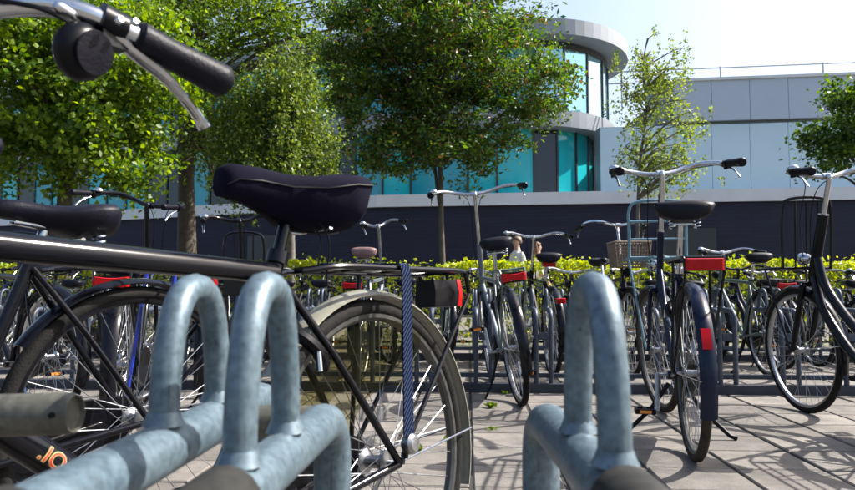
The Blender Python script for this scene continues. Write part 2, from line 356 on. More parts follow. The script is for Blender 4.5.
def far_rack(label, b0, a_list, m, rail_h, a0, a1, pair=0.10):
    root = empty('bicycle_rack', pv((a0+a1)/2, b0)); root.rotation_euler = (0, 0, -TH)
    tag(root, label, 'bicycle rack')
    off = (a0+a1)/2
    proto = None
    def F(u, v, z): return Vector((u, -v, z))       # arms point away from the camera
    for a in a_list:
        for s_ in (-.5, .5):
            if proto is None:
                proto = rack_unit(root, F, 0, -0.4, m, sleeve=False, r=.0165, rh=.0105)
                o = proto
            else: o = copy_tree(proto, root)
            o.location = (a + s_*pair - off, 0, 0)
        MB().box((a-off, 0.0, 0.37), (pair-.04, .012, .05)).build('link_plate', m, root, smooth=False)
        MB().box((a-off, 0.0, 0.30), (pair-.04, .012, .02)).build('link_plate', m, root, smooth=False)
    MB().box(((a0+a1)/2-off, -.01, 0.03), (a1-a0, .07, .06)).build('base_rail', M['rail'], root, smooth=False)
    MB().box(((a0+a1)/2-off, .09, 0.10), (a1-a0, .03, .03)).build('base_rail', m, root, smooth=False)
    return root
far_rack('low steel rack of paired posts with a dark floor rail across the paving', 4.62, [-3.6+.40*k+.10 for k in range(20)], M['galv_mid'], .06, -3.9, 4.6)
far_rack('long pale steel rack of hoops standing before the hedge', 6.75, [-7.9+.40*k for k in range(41)], M['galv_far'], .05, -8.2, 8.4)

# ------------------------------------------------------------------ bicycles
def loop_section(y0, n, hw, zt, zb, p=2.6):
    pass
def saddle_mesh(x0, zs, fat=1.0, depth=0.055, wide=1.0, L=0.27):
    st = [(0, .012, -.010, .25), (.05, .024, 0, .38), (.20, .030, .002, .5), (.40, .045, -.004, .68), (.58, .078, -.004, .92), (.76, .102, .006, 1.1), (.91, .100, .010, 1.12), (.98, .078, .002, .95), (1.0, .045, -.014, .6)]
    secs = []
    for t, w, dz, dk in st:
        x = x0 + L*0.5 - L*t; w *= wide; w = w + (fat-1)*0.012; q = []
        dd = depth*dk
        for j in range(18):
            a = 2*math.pi*j/18; c, s_ = math.cos(a), math.sin(a)
            yy = w*math.copysign(abs(c)**.75, c); zz = (s_ if s_ > 0 else 0)**.8*0.022*fat + (-dd*abs(s_)**.55 if s_ < 0 else 0)
            if s_ < 0: yy *= 1 - .28*abs(s_)
            q.append(Vector((x, yy, zs - 0.022*fat + dz + zz)))
        secs.append(q)
    return MB().loft(secs)
def mudguard(cx, cz, R, a0, a1, w, n=26, stay=None):
    secs = []
    for i in range(n+1):
        a = R_(a0 + (a1-a0)*i/n); e = Vector((math.cos(a), 0, math.sin(a))); c = Vector((cx, 0, cz))
        out = [(y, R - 0.012*(abs(y)/w)**2.0) for y in (-w, -w*.75, -w*.35, 0, w*.35, w*.75, w)]
        inn = [(y, r-0.0025) for y, r in reversed(out)]
        secs.append([c + e*r + Vector((0, y, 0)) for y, r in out+inn])
    return MB().loft(secs)
WR = 0.345
def wheel(root, name, c, T, tyre_m, rim_m, seed, spokes=32, tr=0.0185, hi=True):
    n, m = (56, 10) if hi else (32, 6)
    I = (lambda p: p) if T is None else T
    rim = MB()
    prof = [(.305, -.012), (.318, -.0125), (.318, -.010), (.309, -.008), (.304, -.003), (.304, .003), (.309, .008), (.318, .010), (.318, .0125), (.305, .012), (.299, .006), (.299, -.006)]
    rim.loft([[Vector(c)+Vector((r*math.cos(a), y, r*math.sin(a))) for r, y in prof] for a in [2*math.pi*i/n for i in range(n+1)]], caps=False)
    w = rim.map(I).build(name, rim_m, root)
    MB().torus(c, WR-tr, tr, n, m).map(I).build('tyre', tyre_m, w)
    sp = MB(); rnd = random.Random(seed); ph = rnd.random()*6.28
    for k in range(spokes):
        a = ph + 2*math.pi*k/spokes; s_ = 1 if k % 2 else -1; b = a + (0.95 if (k//2) % 2 else -0.95)
        sp.tube([Vector(c)+Vector((.024*math.cos(b), s_*.028, .024*math.sin(b))), Vector(c)+Vector((.300*math.cos(a), s_*.002, .300*math.sin(a)))], 0.0012 if hi else 0.0016, 4, cap=False)
    sp.map(I).build('spokes', M['spoke'], w)
    MB().lathe([(0, -.052), (.006, -.052), (.006, -.036), (.027, -.033), (.027, -.025), (.014, -.020), (.014, .020), (.027, .025), (.027, .033), (.006, .036), (.006, .052), (0, .052)], c, (0, 1, 0), 14).map(I).build('hub', M['alu'], w)
    return w
def bicycle(label, rear, head_dir, lean=0.0, steer=0.0, frame='diamond', paint='black', guard='black', tyre='tyre', rim='alu', bar='chrome', bar_h=1.15,
            saddle_h=0.97, wb=1.10, hz=0.71, hx=0.95, head_len=0.16, bars=None, lat=1.0, rack=True, rack_m='black', rack_legs=None, light='wide', coat=False,
            carrier=None, carrier_m='black', stand='single', crank=20, hi=True, saddle_m='saddle', cover=False, basket=None, chaincase=True, seed=1, group=None,
            headlight=True, top_z=None, bell=True, pedal_refl=True, saddle_depth=.055, grip_len=.13, rack_z=.755, cable=True, name='bicycle', saddle_w=1.0, scale=1.0, fat=1.0, carrier_top=0.0, grip_r=1.0, refl=False, lock=False, film=False, lever_r=1.15):
    u = Vector((head_dir[0], head_dir[1], 0)).normalized()
    yaw = math.atan2(u.y, u.x)
    root = empty(name, (rear[0], rear[1], 0), (lean, 0, yaw)); root.scale = (scale,)*3; tag(root, label, 'bicycle', group)
    pm = M[paint]; gm = M[guard]; ns = 10 if hi else 6
    H = Vector((0, 0, WR)); F = Vector((wb, 0, WR)); BB = Vector((.44, 0, .285))
    sd = Vector((-.342, 0, .94)); hd = Vector((-.358, 0, .934))
    SC = BB + sd*.485; Hb = Vector((hx, 0, hz)); Ht = Hb + hd*head_len
    rotm = Matrix.Rotation(R_(steer), 3, hd)
    def T(p): return Hb + rotm @ (Vector(p) - Hb)
    # frame
    f = MB()
    f.tube([BB, SC + sd*.03], .0155, ns); f.tube([Hb, Ht], .0185*fat, ns)
    f.lathe([(0, -.035), (.021, -.035), (.021, .035), (0, .035)], BB, (0, 1, 0), 12)
    if frame == 'diamond':
        tz = Hb + hd*min(.07, head_len*.6) if top_z is None else Vector((hx-(top_z-hz)*.38, 0, top_z))
        f.tube([SC, tz], .0160*fat, ns); f.tube([BB, Hb + hd*.02], .0175*fat, ns)
    elif frame == 'step':
        for o_ in (0.0, 0.075):
            a = Hb + hd*(.02+o_*1.4); b = BB + sd*(.02+o_*1.9)
            mid = (a+b)*.5 + Vector((.03, 0, -.085))
            f.tube(bez([a, a*.62+mid*.38 + Vector((.015, 0, -.04)), mid, b*.6+mid*.4 + Vector((.02, 0, -.02)), b], 5), .0165*fat, ns)
    else:
        f.tube(bez([Hb + hd*.09, Hb*.5+BB*.5 + Vector((-.02, 0, .04)), BB + sd*.20], 6), .0135, ns); f.tube([BB, Hb + hd*.02], .017, ns)
    for s_ in (-1, 1):
        f.tube([BB + Vector((-.03, s_*.02, 0)), Vector((.25, s_*.036, .31)), H + Vector((0, s_*.062, 0))], .009, ns)
        f.tube([SC + Vector((0, s_*.014, -.01)), SC*.6 + H*.4 + Vector((0, s_*.042, 0)), H + Vector((0, s_*.064, 0))], .008, ns)
    f.build('frame', pm, root)
    # wheels
    wheel(root, 'rear_wheel', H, None, M[tyre], M[rim], seed, hi=hi); wheel(root, 'front_wheel', F, T, M[tyre], M[rim], seed+9, hi=hi)
    # fork
    fk = MB(); fk.tube([Hb, Hb - hd*.035], .021, ns); fk.tube([Hb - hd*.03 + Vector((0, -.05, 0)), Hb - hd*.03 + Vector((0, .05, 0))], .013, ns)
    for s_ in (-1, 1):
        c0 = Hb - hd*.03 + Vector((0, s_*.05, 0)); e = F + Vector((0, s_*.052, 0))
        k1 = c0 + (-hd)*((c0.z-e.z)*.72)
        fk.tube(bez([c0, (c0+k1)*.5, k1, e], 4), [.012*fat]*6 + [.011*fat]*4 + [.009*fat]*3, ns)
    fk.map(T).build('fork', pm, root)
    # mudguards
    rg = mudguard(0, WR, WR+.022, -18 if frame != 'x' else 0, 168, .030)
    # measured from +x: covers the top and the back
    rg = mudguard(0, WR, WR+.022, 35, 200, .030).build('mudguard', gm, root)
    st = MB()
    for s_ in (-1, 1):
        st.tube([H + Vector((0, s_*.058, .0)), Vector((math.cos(R_(178))*(WR+.02), s_*.028, WR+math.sin(R_(178))*(WR+.02)))], .0022, 5)
    st.build('mudguard_stay', M['chrome'], rg)
    fg = mudguard(wb, WR, WR+.020, -8 if False else 20, 190, .027)
    fg = mudguard(wb, WR, WR+.020, 28, 196, .027).map(T).build('mudguard', gm, root)
    st = MB()
    for s_ in (-1, 1):
        st.tube([F + Vector((0, s_*.048, .0)), F + Vector((math.cos(R_(172))*(WR+.018), s_*.025, math.sin(R_(172))*(WR+.018)))], .0022, 5)
    st.map(T).build('mudguard_stay', M['chrome'], fg)
    # seat post, saddle
    t = (saddle_h - .055 - BB.z)/sd.z; top = BB + sd*t
    MB().tube([SC + sd*.02, top], .0128, ns).build('seat_post', M['chrome'] if not cover else M['black'], root)
    MB().lathe([(.0155, -.012), (.021, -.012), (.021, .012), (.0155, .012)], SC + sd*.03, sd, 12).build('seat_clamp', M['blue'] if rack_legs == 'blue' else (M['black'] if cover else M['chrome']), root)
    sx = top.x - .015
    if cover: sm = saddle_mesh(sx+.022, saddle_h+.016, 1.45, .074, 1.08, .31)
    else: sm = saddle_mesh(sx, saddle_h, 1.0, saddle_depth, saddle_w)
    so_ = sm.build('saddle', M[saddle_m], root, angle=70)
    if cover:
        nn = 18; V_ = sm.v
        for j in (0, 9):
            MB().tube([Vector(V_[i*nn+j]) + Vector((0, .0012 if j == 0 else -.0012, 0)) for i in range(9)], .0019, 6).build('seam', M['plastic'], so_)
        MB().tube([Vector(V_[i*nn+13])*.5 + Vector(V_[i*nn+14])*.5 + Vector((0, 0, -.001)) for i in range(1, 9)], .003, 6).build('hem_cord', M['plastic'], so_)
    sp = MB()
    for s_ in (-1, 1):
        sp.tube([(sx+.09, s_*.018, saddle_h-.05), (sx, s_*.022, saddle_h-.06), (sx-.09, s_*.045, saddle_h-.055)], .0038, 6)
        zz = saddle_h-.05
        if not cover:                                              # coil springs
            hel = [Vector((sx-.088+.014*math.cos(q), s_*.05+.014*math.sin(q), zz-.055+.055*q/25.1)) for q in np.linspace(0, 25.1, 40 if hi else 16)]
            sp.tube(hel, .003, 5)
    sp.tube([(sx-.05, -.05, saddle_h-.055-.03), (sx-.05, .05, saddle_h-.055-.03)], .006, 6)
    sp.build('saddle_springs', M['chrome'], so_)
    # rear rack
    if rack:
        rz = rack_z; rm = M[rack_m]; k = MB(); xr = -.33
        side = lambda s_: [Vector((.235, s_*.035, rz-.01)), Vector((.15, s_*.065, rz)), Vector((-.05, s_*.07, rz)), Vector((xr+.05, s_*.07, rz)), Vector((xr+.015, s_*.068, rz-.012)), Vector((xr, s_*.066, rz-.055))]
        for s_ in (-1, 1):
            k.tube(bez(side(s_), 4), .0062, 8)
        k.tube([(xr+.055, -.07, rz), (xr+.055, .07, rz)], .0055, 6); k.tube([(.15, -.065, rz), (.15, .065, rz)], .0055, 6)
        for y in (-.028, .028): k.tube([(.16, y, rz+.002), (xr+.055, y, rz+.002)], .0048, 6)
        for x in (.05, -.09): k.tube([(x, -.07, rz), (x, .07, rz)], .0045, 6)
        k.box((.155, 0, rz), (.03, .10, .012))
        ko = k.build('rear_carrier', rm, root)
        for s_ in (-1, 1):
            MB().tube([(xr, s_*.066, rz-.055), (-.01, s_*.068, WR+.02), (0, s_*.07, WR)], .0055, 8).build('carrier_leg', rm, ko)
            MB().tube([(-.06, s_*.069, rz-.004), (-.008, s_*.074, WR+.01)], .0055, 8).build('carrier_leg', M[rack_legs] if rack_legs else rm, ko)
        if light == 'box':
            lb = MB().loft([[Vector((x, y*w, z)) for y, z in ((-.035, rz-.085), (.035, rz-.085), (.04, rz-.05), (.035, rz-.018), (-.035, rz-.018), (-.04, rz-.05))] for x, w in ((xr+.10, .75), (xr+.03, 1), (xr+.008, 1))]).build('rear_light', M['plastic'], root, angle=30)
            MB().loft([[Vector((x, y*w, z)) for y, z in ((-.035, rz-.085), (.035, rz-.085), (.04, rz-.05), (.035, rz-.018), (-.035, rz-.018), (-.04, rz-.05))] for x, w in ((xr+.0075, 1.03), (xr-.010, 1.03), (xr-.018, .9))]).build('lens', M['red'], lb, angle=30)
        elif light == 'wide':
            lb = MB().box((xr+.012, 0, rz-.045), (.016, .13, .055)).build('rear_light', M['plastic'], root, smooth=False)
            prof = [(-.066, -.024), (-.02, -.018), (.02, -.018), (.066, -.024), (.07, 0), (.066, .024), (.02, .018), (-.02, .018), (-.066, .024), (-.07, 0)]
            MB().loft([[Vector((x, y*w, rz-.045+z*w)) for y, z in prof] for x, w in ((xr+.0035, 1.0), (xr-.012, 1.0), (xr-.018, .85))]).build('lens', M['red'], lb, angle=30)
    if light == 'guard':
        MB().loft([[Vector((x, y*w, .60+z*w)) for y, z in ((-.03, -.02), (.03, -.02), (.034, .02), (-.034, .02))] for x, w in ((-.30, 1), (-.345, 1), (-.352, .8))]).build('rear_light', M['red'], root, smooth=False)
    # white mudguard flash with a small red reflector
    if refl:
        b = MB().loft([[Vector((math.cos(a)*(WR+.0245), y, WR+math.sin(a)*(WR+.0245))) for y in (-.017, .017)] + [Vector((math.cos(a)*(WR+.028), y, WR+math.sin(a)*(WR+.028))) for y in (.017, -.017)] for a in [R_(148+i*2.5) for i in range(6)]])
        b.build('reflector', M['red'], root)
    if lock:
        a = R_(48); e = Vector((math.cos(a), 0, math.sin(a))); c = H + e*(WR-.012)
        rg_ = [c + e*(.058*math.cos(q)) + Vector((0, .056*math.sin(q), 0)) for q in np.linspace(-2.35, 2.35, 22)]
        k = MB().tube(rg_, .0135, 8); k.box(c + e*.062, (.03, .075, .032), Matrix.Rotation(-a, 3, 'Y'))
        lk = k.build('ring_lock', M['plastic'], root)
        MB().tube([c + Vector((.01, .066, 0)), c + Vector((.012, .070, -.035))], .004, 6).build('key', M['chrome'], lk)
    if film:
        for s_ in (-1, 1):
            secs = []
            for i in range(15):
                a = R_(28 + 92*i/14); e = Vector((math.cos(a), 0, math.sin(a)))
                secs.append([H + e*r + Vector((0, s_*y, 0)) for r, y in ((.16, .046), (.24, .0405), (.300, .034), (.300, .035), (.24, .0415), (.16, .047))])
            MB().loft(secs).build('coat_guard', M['film'], root)
    if coat:
        for s_ in (-1, 1):
            secs = []
            for i in range(15):
                a = R_(30 + 108*i/14); e = Vector((math.cos(a), 0, math.sin(a)))
                secs.append([H + e*r + Vector((0, s_*y, 0)) for r, y in ((.10, .047), (.25, .036), (WR+.012, .031), (WR+.012, .033), (.25, .039), (.10, .050))])
            MB().loft(secs).build('coat_guard', M['guard'], root)
    # handlebar
    C = Ht + hd*((bar_h - Ht.z)/hd.z); C = Vector((C.x + .035, 0, bar_h))
    stm = MB(); q = Ht + hd*((bar_h-.012-Ht.z)/hd.z); stm.tube([Ht, q], .0135, ns); stm.tube(bez([q - hd*.02, q + hd*.012 + Vector((.006, 0, 0)), C], 3), .0125, ns); stm.lathe([(0, -.02), (.019, -.02), (.019, .02), (0, .02)], C, (0, 1, 0), 12)
    stm.map(T).build('stem', M['chrome'] if bar == 'chrome' else M[bar], root)
    if bars is None:
        half = [(0, 0, 0), (.012, .06, .004), (.022, .13, .022), (-.01, .20, .035), (-.07, .255, .025), (-.13, .275, .008), (-.30, .285, -.018)]
        half = [Vector((C.x+x, y*lat, C.z+z)) for x, y, z in half]
    else: half = [Vector(p) for p in bars]
    def mir(p): return Vector((p[0], -p[1], p[2]))
    barc = bez([mir(p) for p in reversed(half[1:])] + half, 6)
    hb = MB().tube(barc, .0125, 10 if hi else 6).map(T).build('handlebar', M[bar], root)
    for s_ in (1, -1):
        fx = (lambda p: Vector(p)) if s_ == 1 else mir
        e1 = half[-1]; d = (half[-1]-half[-2]).normalized(); e0 = e1 - d*grip_len
        gr = MB().lathe([(.0, -.003), (.013, -.003), (.0165, .002), (.0158, .012), (.0150, grip_len*.35), (.0162, grip_len*.6), (.0172, grip_len-.012), (.0172, grip_len-.002), (.013, grip_len+.004), (0, grip_len+.004)], e0, d, 16 if hi else 8)
        gr.map(lambda p: T(fx(e0 + d*(p-e0).dot(d) + ((p-e0) - d*(p-e0).dot(d))*grip_r))).build('grip', M['rubber'], hb)
        base = e0 - d*.03; dn = Vector((0, 0, -1)) ; out = Vector((0, 1, 0))
        lv = MB().tube(bez([base + dn*.012, base + dn*.022 + d*.03, base + dn*.033 + d*.068, base + dn*.058 + d*.105, base + dn*.072 + d*.118], 5), [.006*lever_r]*6 + [.0062*lever_r]*6 + [.005*lever_r]*6 + [.0062*lever_r]*3, 8, flat=.55)
        lv.map(lambda p: T(fx(p))).build('brake_lever', M['chrome'], hb)
        cl = MB().lathe([(.0114, -.014), (.018, -.014), (.018, .014), (.0114, .014)], base, d, 14); cl.box(base + dn*.018, (.03, .016, .02))
        cl.map(lambda p: T(fx(p))).build('lever_clamp', M['plastic'], hb)
    if bell:
        bp = (barc[0] if bars else None)
        hb_p = half[-1] - (half[-1]-half[-2]).normalized()*(grip_len+.05)
        MB().lathe([(0, 0), (.026, 0), (.0275, .004), (.024, .014), (.014, .022), (0, .025)], hb_p + Vector((0, -.012, .012)), (0, 0, 1), 18).map(T).build('bell', M['chrome'], hb)
    if cable:
        cb = MB()
        for s_ in (1, -1):
            e1 = half[-1]; d = (half[-1]-half[-2]).normalized(); base = e1 - d*(grip_len+.04) + Vector((0, 0, -.02))
            pts = bez([base, base + Vector((.10, -.03, .03)), Vector((C.x+.10, .05, C.z-.02)), Vector((hx+.03, .03, Ht.z-.02)), Vector((hx+.03, .02, hz+.0))], 6)
            cb.tube([Vector((p.x, p.y*s_, p.z)) for p in pts], .0026, 5)
        cb.map(T).build('cables', M['plastic'], root)
    # drive side and pedals
    if chaincase:
        sec = []
        n = 14; a = BB; b = H + Vector((.02, 0, 0))
        outl = [a + Vector((.105*math.cos(q), 0, .105*math.sin(q))) for q in np.linspace(-math.pi/2, math.pi/2, n)] + [b + Vector((.055*math.cos(q), 0, .055*math.sin(q))) for q in np.linspace(math.pi/2, 1.5*math.pi, n)]
        MB().loft([[Vector((p.x, y, p.z)) for p in outl] for y in (-.048, -.066)]).build('chain_case', M['plastic'] if guard != 'champagne' else M['plastic'], root, angle=30)
    cr = MB(); ca = R_(crank)
    for s_ in (1, -1):
        e = Vector((math.cos(ca)*s_, 0, math.sin(ca)*s_))*.165; y = s_*.085
        c = MB().tube([BB + Vector((0, s_*.03, 0)), BB + Vector((0, y, 0))], .008, 8); c.tube([BB + Vector((0, y-.004*s_, 0)) - e*.04, BB + Vector((0, y, 0)) + e*.5, BB + Vector((0, y+.006*s_, 0)) + e], [.0145, .011, .012], 8, flat=.6)
        co = c.build('crank', M['alu'], root)
        pc = BB + Vector((0, y + s_*.058, 0)) + e
        p = MB(); p.box(pc + Vector((.035, 0, 0)), (.022, .09, .022)); p.box(pc - Vector((.035, 0, 0)), (.022, .09, .022)); p.box(pc, (.05, .018, .02)); p.box(pc + Vector((0, s_*.04, 0)), (.06, .012, .024))
        po = p.build('pedal', M['plastic'], co, smooth=False)
        if pedal_refl:
            for k in (-1, 1): MB().box(pc + Vector((k*.0475, 0, 0)), (.003, .05, .014)).build('reflector', M['orange'], po, smooth=False)
    # stand
    if stand == 'single':
        base = Vector((.30, .045, .29)); s_ = MB().tube([base, (.26, .13, .09), (.245, .185, .012 )], [.008, .0075, .007], 8); s_.tube([(.245, .183, .012), (.225, .20, .012)], .010, 8)
        s_.build('kickstand', M['plastic'], root)
    elif stand == 'double':
        for s_ in (1, -1):
            MB().tube([(.44, s_*.03, .245), (.43, s_*.12, .12), (.42, s_*.225, .02), (.42, s_*.255, .010)], [.011, .010, .010, .012], 8).build('kickstand', M['plastic'], root)
    # headlight
    if headlight:
        hp = Hb + Vector((.05, 0, .11)); h = MB().lathe([(0, -.045), (.012, -.043), (.028, -.015), (.036, .02), (.036, .028), (0, .030)], hp, (1, 0, 0), 16); h.tube([hp + Vector((-.01, 0, -.03)), Hb + Vector((.015, 0, .03))], .005, 6)
        h.map(T).build('headlight', M['chrome'] if hi else M['plastic'], root)
    # front carrier
    if carrier:
        cm = M[carrier_m]; k = MB(); z0 = .79; x0, x1, w = hx+.06, hx+.36, .15
        if carrier == 'upright':
            z0 = .86
            k.tube(bez([(x0, -w, z0), (x1-.03, -w, z0), (x1, -w+.03, z0), (x1, w-.03, z0), (x1-.03, w, z0), (x0, w, z0)], 5), .0085, 8)
            ztop = 1.17
            k.tube(bez([(x0, -w, z0-.01), (x0-.01, -w, z0+.15), (x0-.02, -w, ztop-.05), (x0-.02, -w+.05, ztop), (x0-.02, w-.05, ztop), (x0-.02, w, ztop-.05), (x0-.01, w, z0+.15), (x0, w, z0-.01)], 5), .0085, 8)
            for z in (z0+.10, z0+.20): k.tube([(x0-.01, -w, z), (x0-.01, w, z)], .007, 8)
        else:
            z0 = .80; w = .13; ztop = 1.06+carrier_top
            k.tube(bez([(x0, -w, z0), (x1-.03, -w, z0), (x1, -w+.03, z0), (x1, w-.03, z0), (x1-.03, w, z0), (x0, w, z0)], 5), .0075, 8)
            k.tube(bez([(x0, -w, z0), (x0-.02, -w, ztop-.07), (x0-.03, -w+.04, ztop), (x0-.03, w-.04, ztop), (x0-.02, w, ztop-.07), (x0, w, z0)], 5), .0085, 8)
            for y in (-.06, 0, .06): k.tube([(x0-.02, y, ztop-.01), (x0, y, z0)], .005, 6)
        for y in (-.07, 0, .07): k.tube([(x0, y, z0), (x1-.005, y, z0)], .006, 6)
        for x in (x0, (x0+x1)/2): k.tube([(x, -w, z0), (x, w, z0)], .006, 6)
        for s_ in (-1, 1):
            k.tube([(x1-.06, s_*w*.9, z0), (wb+.0, s_*.062, WR)], .0065, 8)
            k.tube([(x0, s_*.06, z0), (hx, s_*.02, z0)], .006, 6)
        k.build('front_carrier', cm, root)
    if basket:
        bx0, z0, w, dp, h = hx+.04, .86, .12, .20, .19
        bk = MB()
        nz, nv = 9, 12
        def rim_(z, grow): return [Vector((bx0-grow, -w-grow, z)), Vector((bx0+dp+grow, -w-grow, z)), Vector((bx0+dp+grow, w+grow, z)), Vector((bx0-grow, w+grow, z))]
        for i in range(nz):
            t = i/(nz-1); r = rim_(z0+h*t, .02*t); bk.tube(r, .004 if i < nz-1 else .009, 6, closed=True)
        for c in range(4):
            for j in range(nv):
                a0, a1 = rim_(z0, 0), rim_(z0+h, .02); t = j/nv
                bk.tube([a0[c].lerp(a0[(c+1) % 4], t), a1[c].lerp(a1[(c+1) % 4], t)], .0045, 4)
        for j in range(1, 8): bk.tube([(bx0+dp*j/8, -w, z0), (bx0+dp*j/8, w, z0)], .005, 4)
        bk.map(T).build('basket', M['wicker'], root)
    return root

# the near bicycle, nose towards the camera and to the left
B1 = (-0.087, 1.40); U1 = (-.55, -.835)
b1 = bicycle('black diamond-frame bicycle with padded purple saddle and champagne rear mudguard beside the galvanised hoops', B1, U1, guard='champagne', cover=True, saddle_m='cover',
    saddle_h=.915, wb=1.16, hz=.685, hx=.95, head_len=.12, top_z=.775, bar_h=.945, lean=R_(4), scale=.96, steer=3, light='box', rack_z=.752, stand=None, crank=100, chaincase=True, coat=False,
    bars=[(.91, 0, .945), (.905, .07, .955), (.875, .15, .985), (.81, .215, 1.005), (.74, .25, .992), (.612, .272, .962)], tyre='tyre', rim='rim_dark', lock=True, film=True, lever_r=1.75, headlight=False, bell=False, seed=3, cable=False, grip_len=.118, fat=1.25, grip_r=1.22)
# black dome of the gear shifter and its cable
MB().lathe([(0, 0), (.030, 0), (.032, .004), (.031, .014), (.024, .022), (0, .026)], (.772, .225, .955), (-.2, .9, -.25), 22).build('gear_shifter', M['plastic'], b1)
MB().tube(bez([(.772, .24, .975), (.83, .22, .99), (.95, .12, .985), (1.0, .03, .87), (.95, .02, .74)], 6), .003, 6).build('brake_cable', M['plastic'], b1)
MB().lathe([(0, -.014), (.005, -.014), (.0065, -.010), (.0065, .006), (.004, .010), (0, .010)], (.792, .236, .992), (.9, .1, .2), 10).build('cable_adjuster', M['chrome'], b1)
MB().lathe([(.020, .0262), (.0235, .0262), (.0245, .028), (.0235, .0295), (.012, .030), (.0, .0305)], (.772, .225, .955), (-.2, .9, -.25), 22).build('shifter_cap', M['rubber'], b1)
for y0, l in ((.03, .10), (.05, .13)):
    MB().tube(bez([(.20, y0, .84), (.185, y0+.01, .80), (.19, y0+.004, .84-l*.9), (.175, y0+.012, .84-l)], 5), .002, 5).build('drawstring', M['plastic'], b1)
for k in (0, 1):
    MB().lathe([(0, 0), (.0045, 0), (.0045, .004), (.003, .006), (0, .006)], (.735+.018*k, .274, .985-.004*k), (0, 1, .25), 8).build('clamp_bolt', M['chrome'], b1)
# the sticker on the top tube and the lettering on the down tube
def on_tube(a, b, t, ang, r):                  # point on a tube's skin, ang from the left side towards the top
    a, b = Vector(a), Vector(b); d = (b-a).normalized(); left = Vector((0, 1, 0)); up = d.cross(left) * (-1 if d.cross(left).z < 0 else 1)
    return a.lerp(b, t) + (left*math.cos(ang) + up*math.sin(ang))*r, d, left, up
SCb = Vector((.44, 0, .285)) + Vector((-.342, 0, .94))*.485; tzb = Vector((.95-(.775-.685)*.38, 0, .775))
st_ = MB(); rows = []
for t in (.80, .92):
    rows.append([on_tube(SCb, tzb, t, a, .0203)[0] for a in np.linspace(-.35, .55, 6)])
st_.loft([rows[0] + [p + Vector((0, .0006, 0)) for p in reversed(rows[0])], rows[1] + [p + Vector((0, .0006, 0)) for p in reversed(rows[1])]]).build('sticker', M['cream'], b1)
HbB = Vector((.95, 0, .685)) + Vector((-.358, 0, .934))*.02; BBb = Vector((.44, 0, .285))
def lettering(txt, t0, size, mt, lift, off):
    cu = bpy.data.curves.new('lettering', 'FONT'); cu.body = txt; cu.size = size; cu.extrude = 0.0; cu.offset = off; cu.space_character = 1.05
    tmp = bpy.data.objects.new('tmp', cu); COL.objects.link(tmp); bpy.context.view_layer.update()
    me = bpy.data.meshes.new_from_object(tmp.evaluated_get(bpy.context.evaluated_depsgraph_get())); bpy.data.objects.remove(tmp)
    bm = bmesh.new(); bm.from_mesh(me); bmesh.ops.triangulate(bm, faces=bm.faces[:])
    for _ in range(3): bmesh.ops.subdivide_edges(bm, edges=[e_ for e_ in bm.edges if e_.calc_length() > .003], cuts=1); bmesh.ops.triangulate(bm, faces=bm.faces[:])
    bm.to_mesh(me); bm.free()
    L = (BBb-HbB).length; r = .0219 + lift
    for v in me.vertices:
        ang = (v.co.y - size*.34)/r
        p, d, l, u_ = on_tube(HbB, BBb, t0 + v.co.x/L, ang, r); v.co = p
    me.materials.clear(); me.materials.append(mt); me.update(); return link('lettering', me, b1)
lettering('.IO', .474, .029, M['letter_edge'], .0006, .0009)
lettering('.IO', .474, .029, M['letter'], .0012, 0)

# luggage strap tied round the near carrier
strap_m, N, L, B = nodes('striped_webbing')
tc = N.new('ShaderNodeTexCoord'); wv = N.new('ShaderNodeTexWave'); wv.bands_direction = 'DIAGONAL'; wv.inputs['Scale'].default_value = 62
cr = N.new('ShaderNodeValToRGB'); e = cr.color_ramp.elements; e[0].position = .84; e[0].color = (.003, .006, .024, 1); e[1].position = .97; e[1].color = (.045, .065, .10, 1)
L.new(tc.outputs['Object'], wv.inputs['Vector']); L.new(wv.outputs[0], cr.inputs[0]); L.new(cr.outputs[0], B.inputs['Base Color']); B.inputs['Roughness'].default_value = .9; B.inputs['Specular IOR Level'].default_value = .05
strap = empty('luggage_strap', (B1[0], B1[1], 0), (R_(4), 0, math.atan2(U1[1], U1[0]))); strap.scale = (.96,)*3
tag(strap, 'blue and white striped webbing strap hanging from the near carrier down to the wheel hub', 'strap')
def band(pts, w, mt, name, parent):
    P = bez(pts, 8); secs = []
    for i, p in enumerate(P):
        t = (P[min(i+1, len(P)-1)]-P[max(i-1, 0)]).normalized(); s_ = Vector((1, 0, 0)) if abs(t.x) < .8 else Vector((0, 1, 0)); s_ = (s_-t*s_.dot(t)).normalized(); n = t.cross(s_)
        secs.append([p + s_*w/2 + n*.0015, p - s_*w/2 + n*.0015, p - s_*w/2 - n*.0015, p + s_*w/2 - n*.0015])
    return MB().loft(secs).build(name, mt, parent, angle=30)
band([(-.035, .0, .763), (-.035, .06, .763), (-.035, .080, .754), (-.032, .083, .70), (-.02, .084, .55), (-.006, .086, .40)], .034, strap_m, 'webbing', strap)
band([(.12, -.02, .7655), (.04, .0, .766), (-.03, .03, .7665)], .016, strap_m, 'webbing', strap)
MB().lathe([(0, -.012), (.018, -.012), (.021, -.006), (.021, .008), (.015, .014), (0, .015)], (-.008, .088, .385), (0, 1, .1), 16).build('buckle', M['alu'], strap)

# second bicycle, parallel to the first
b2 = bicycle('black bicycle with bright blue carrier stays and black coat guard parked behind the purple-saddled one', (-.76, 1.80), (-.60, -.80), guard='black', saddle_h=.885, wb=1.12, hz=.70,
    head_len=.12, bar_h=1.0, rack_legs='blue', light='wide', rim='black', stand=None, crank=60, seed=12, rack_z=.735, frame='step', bell=False)

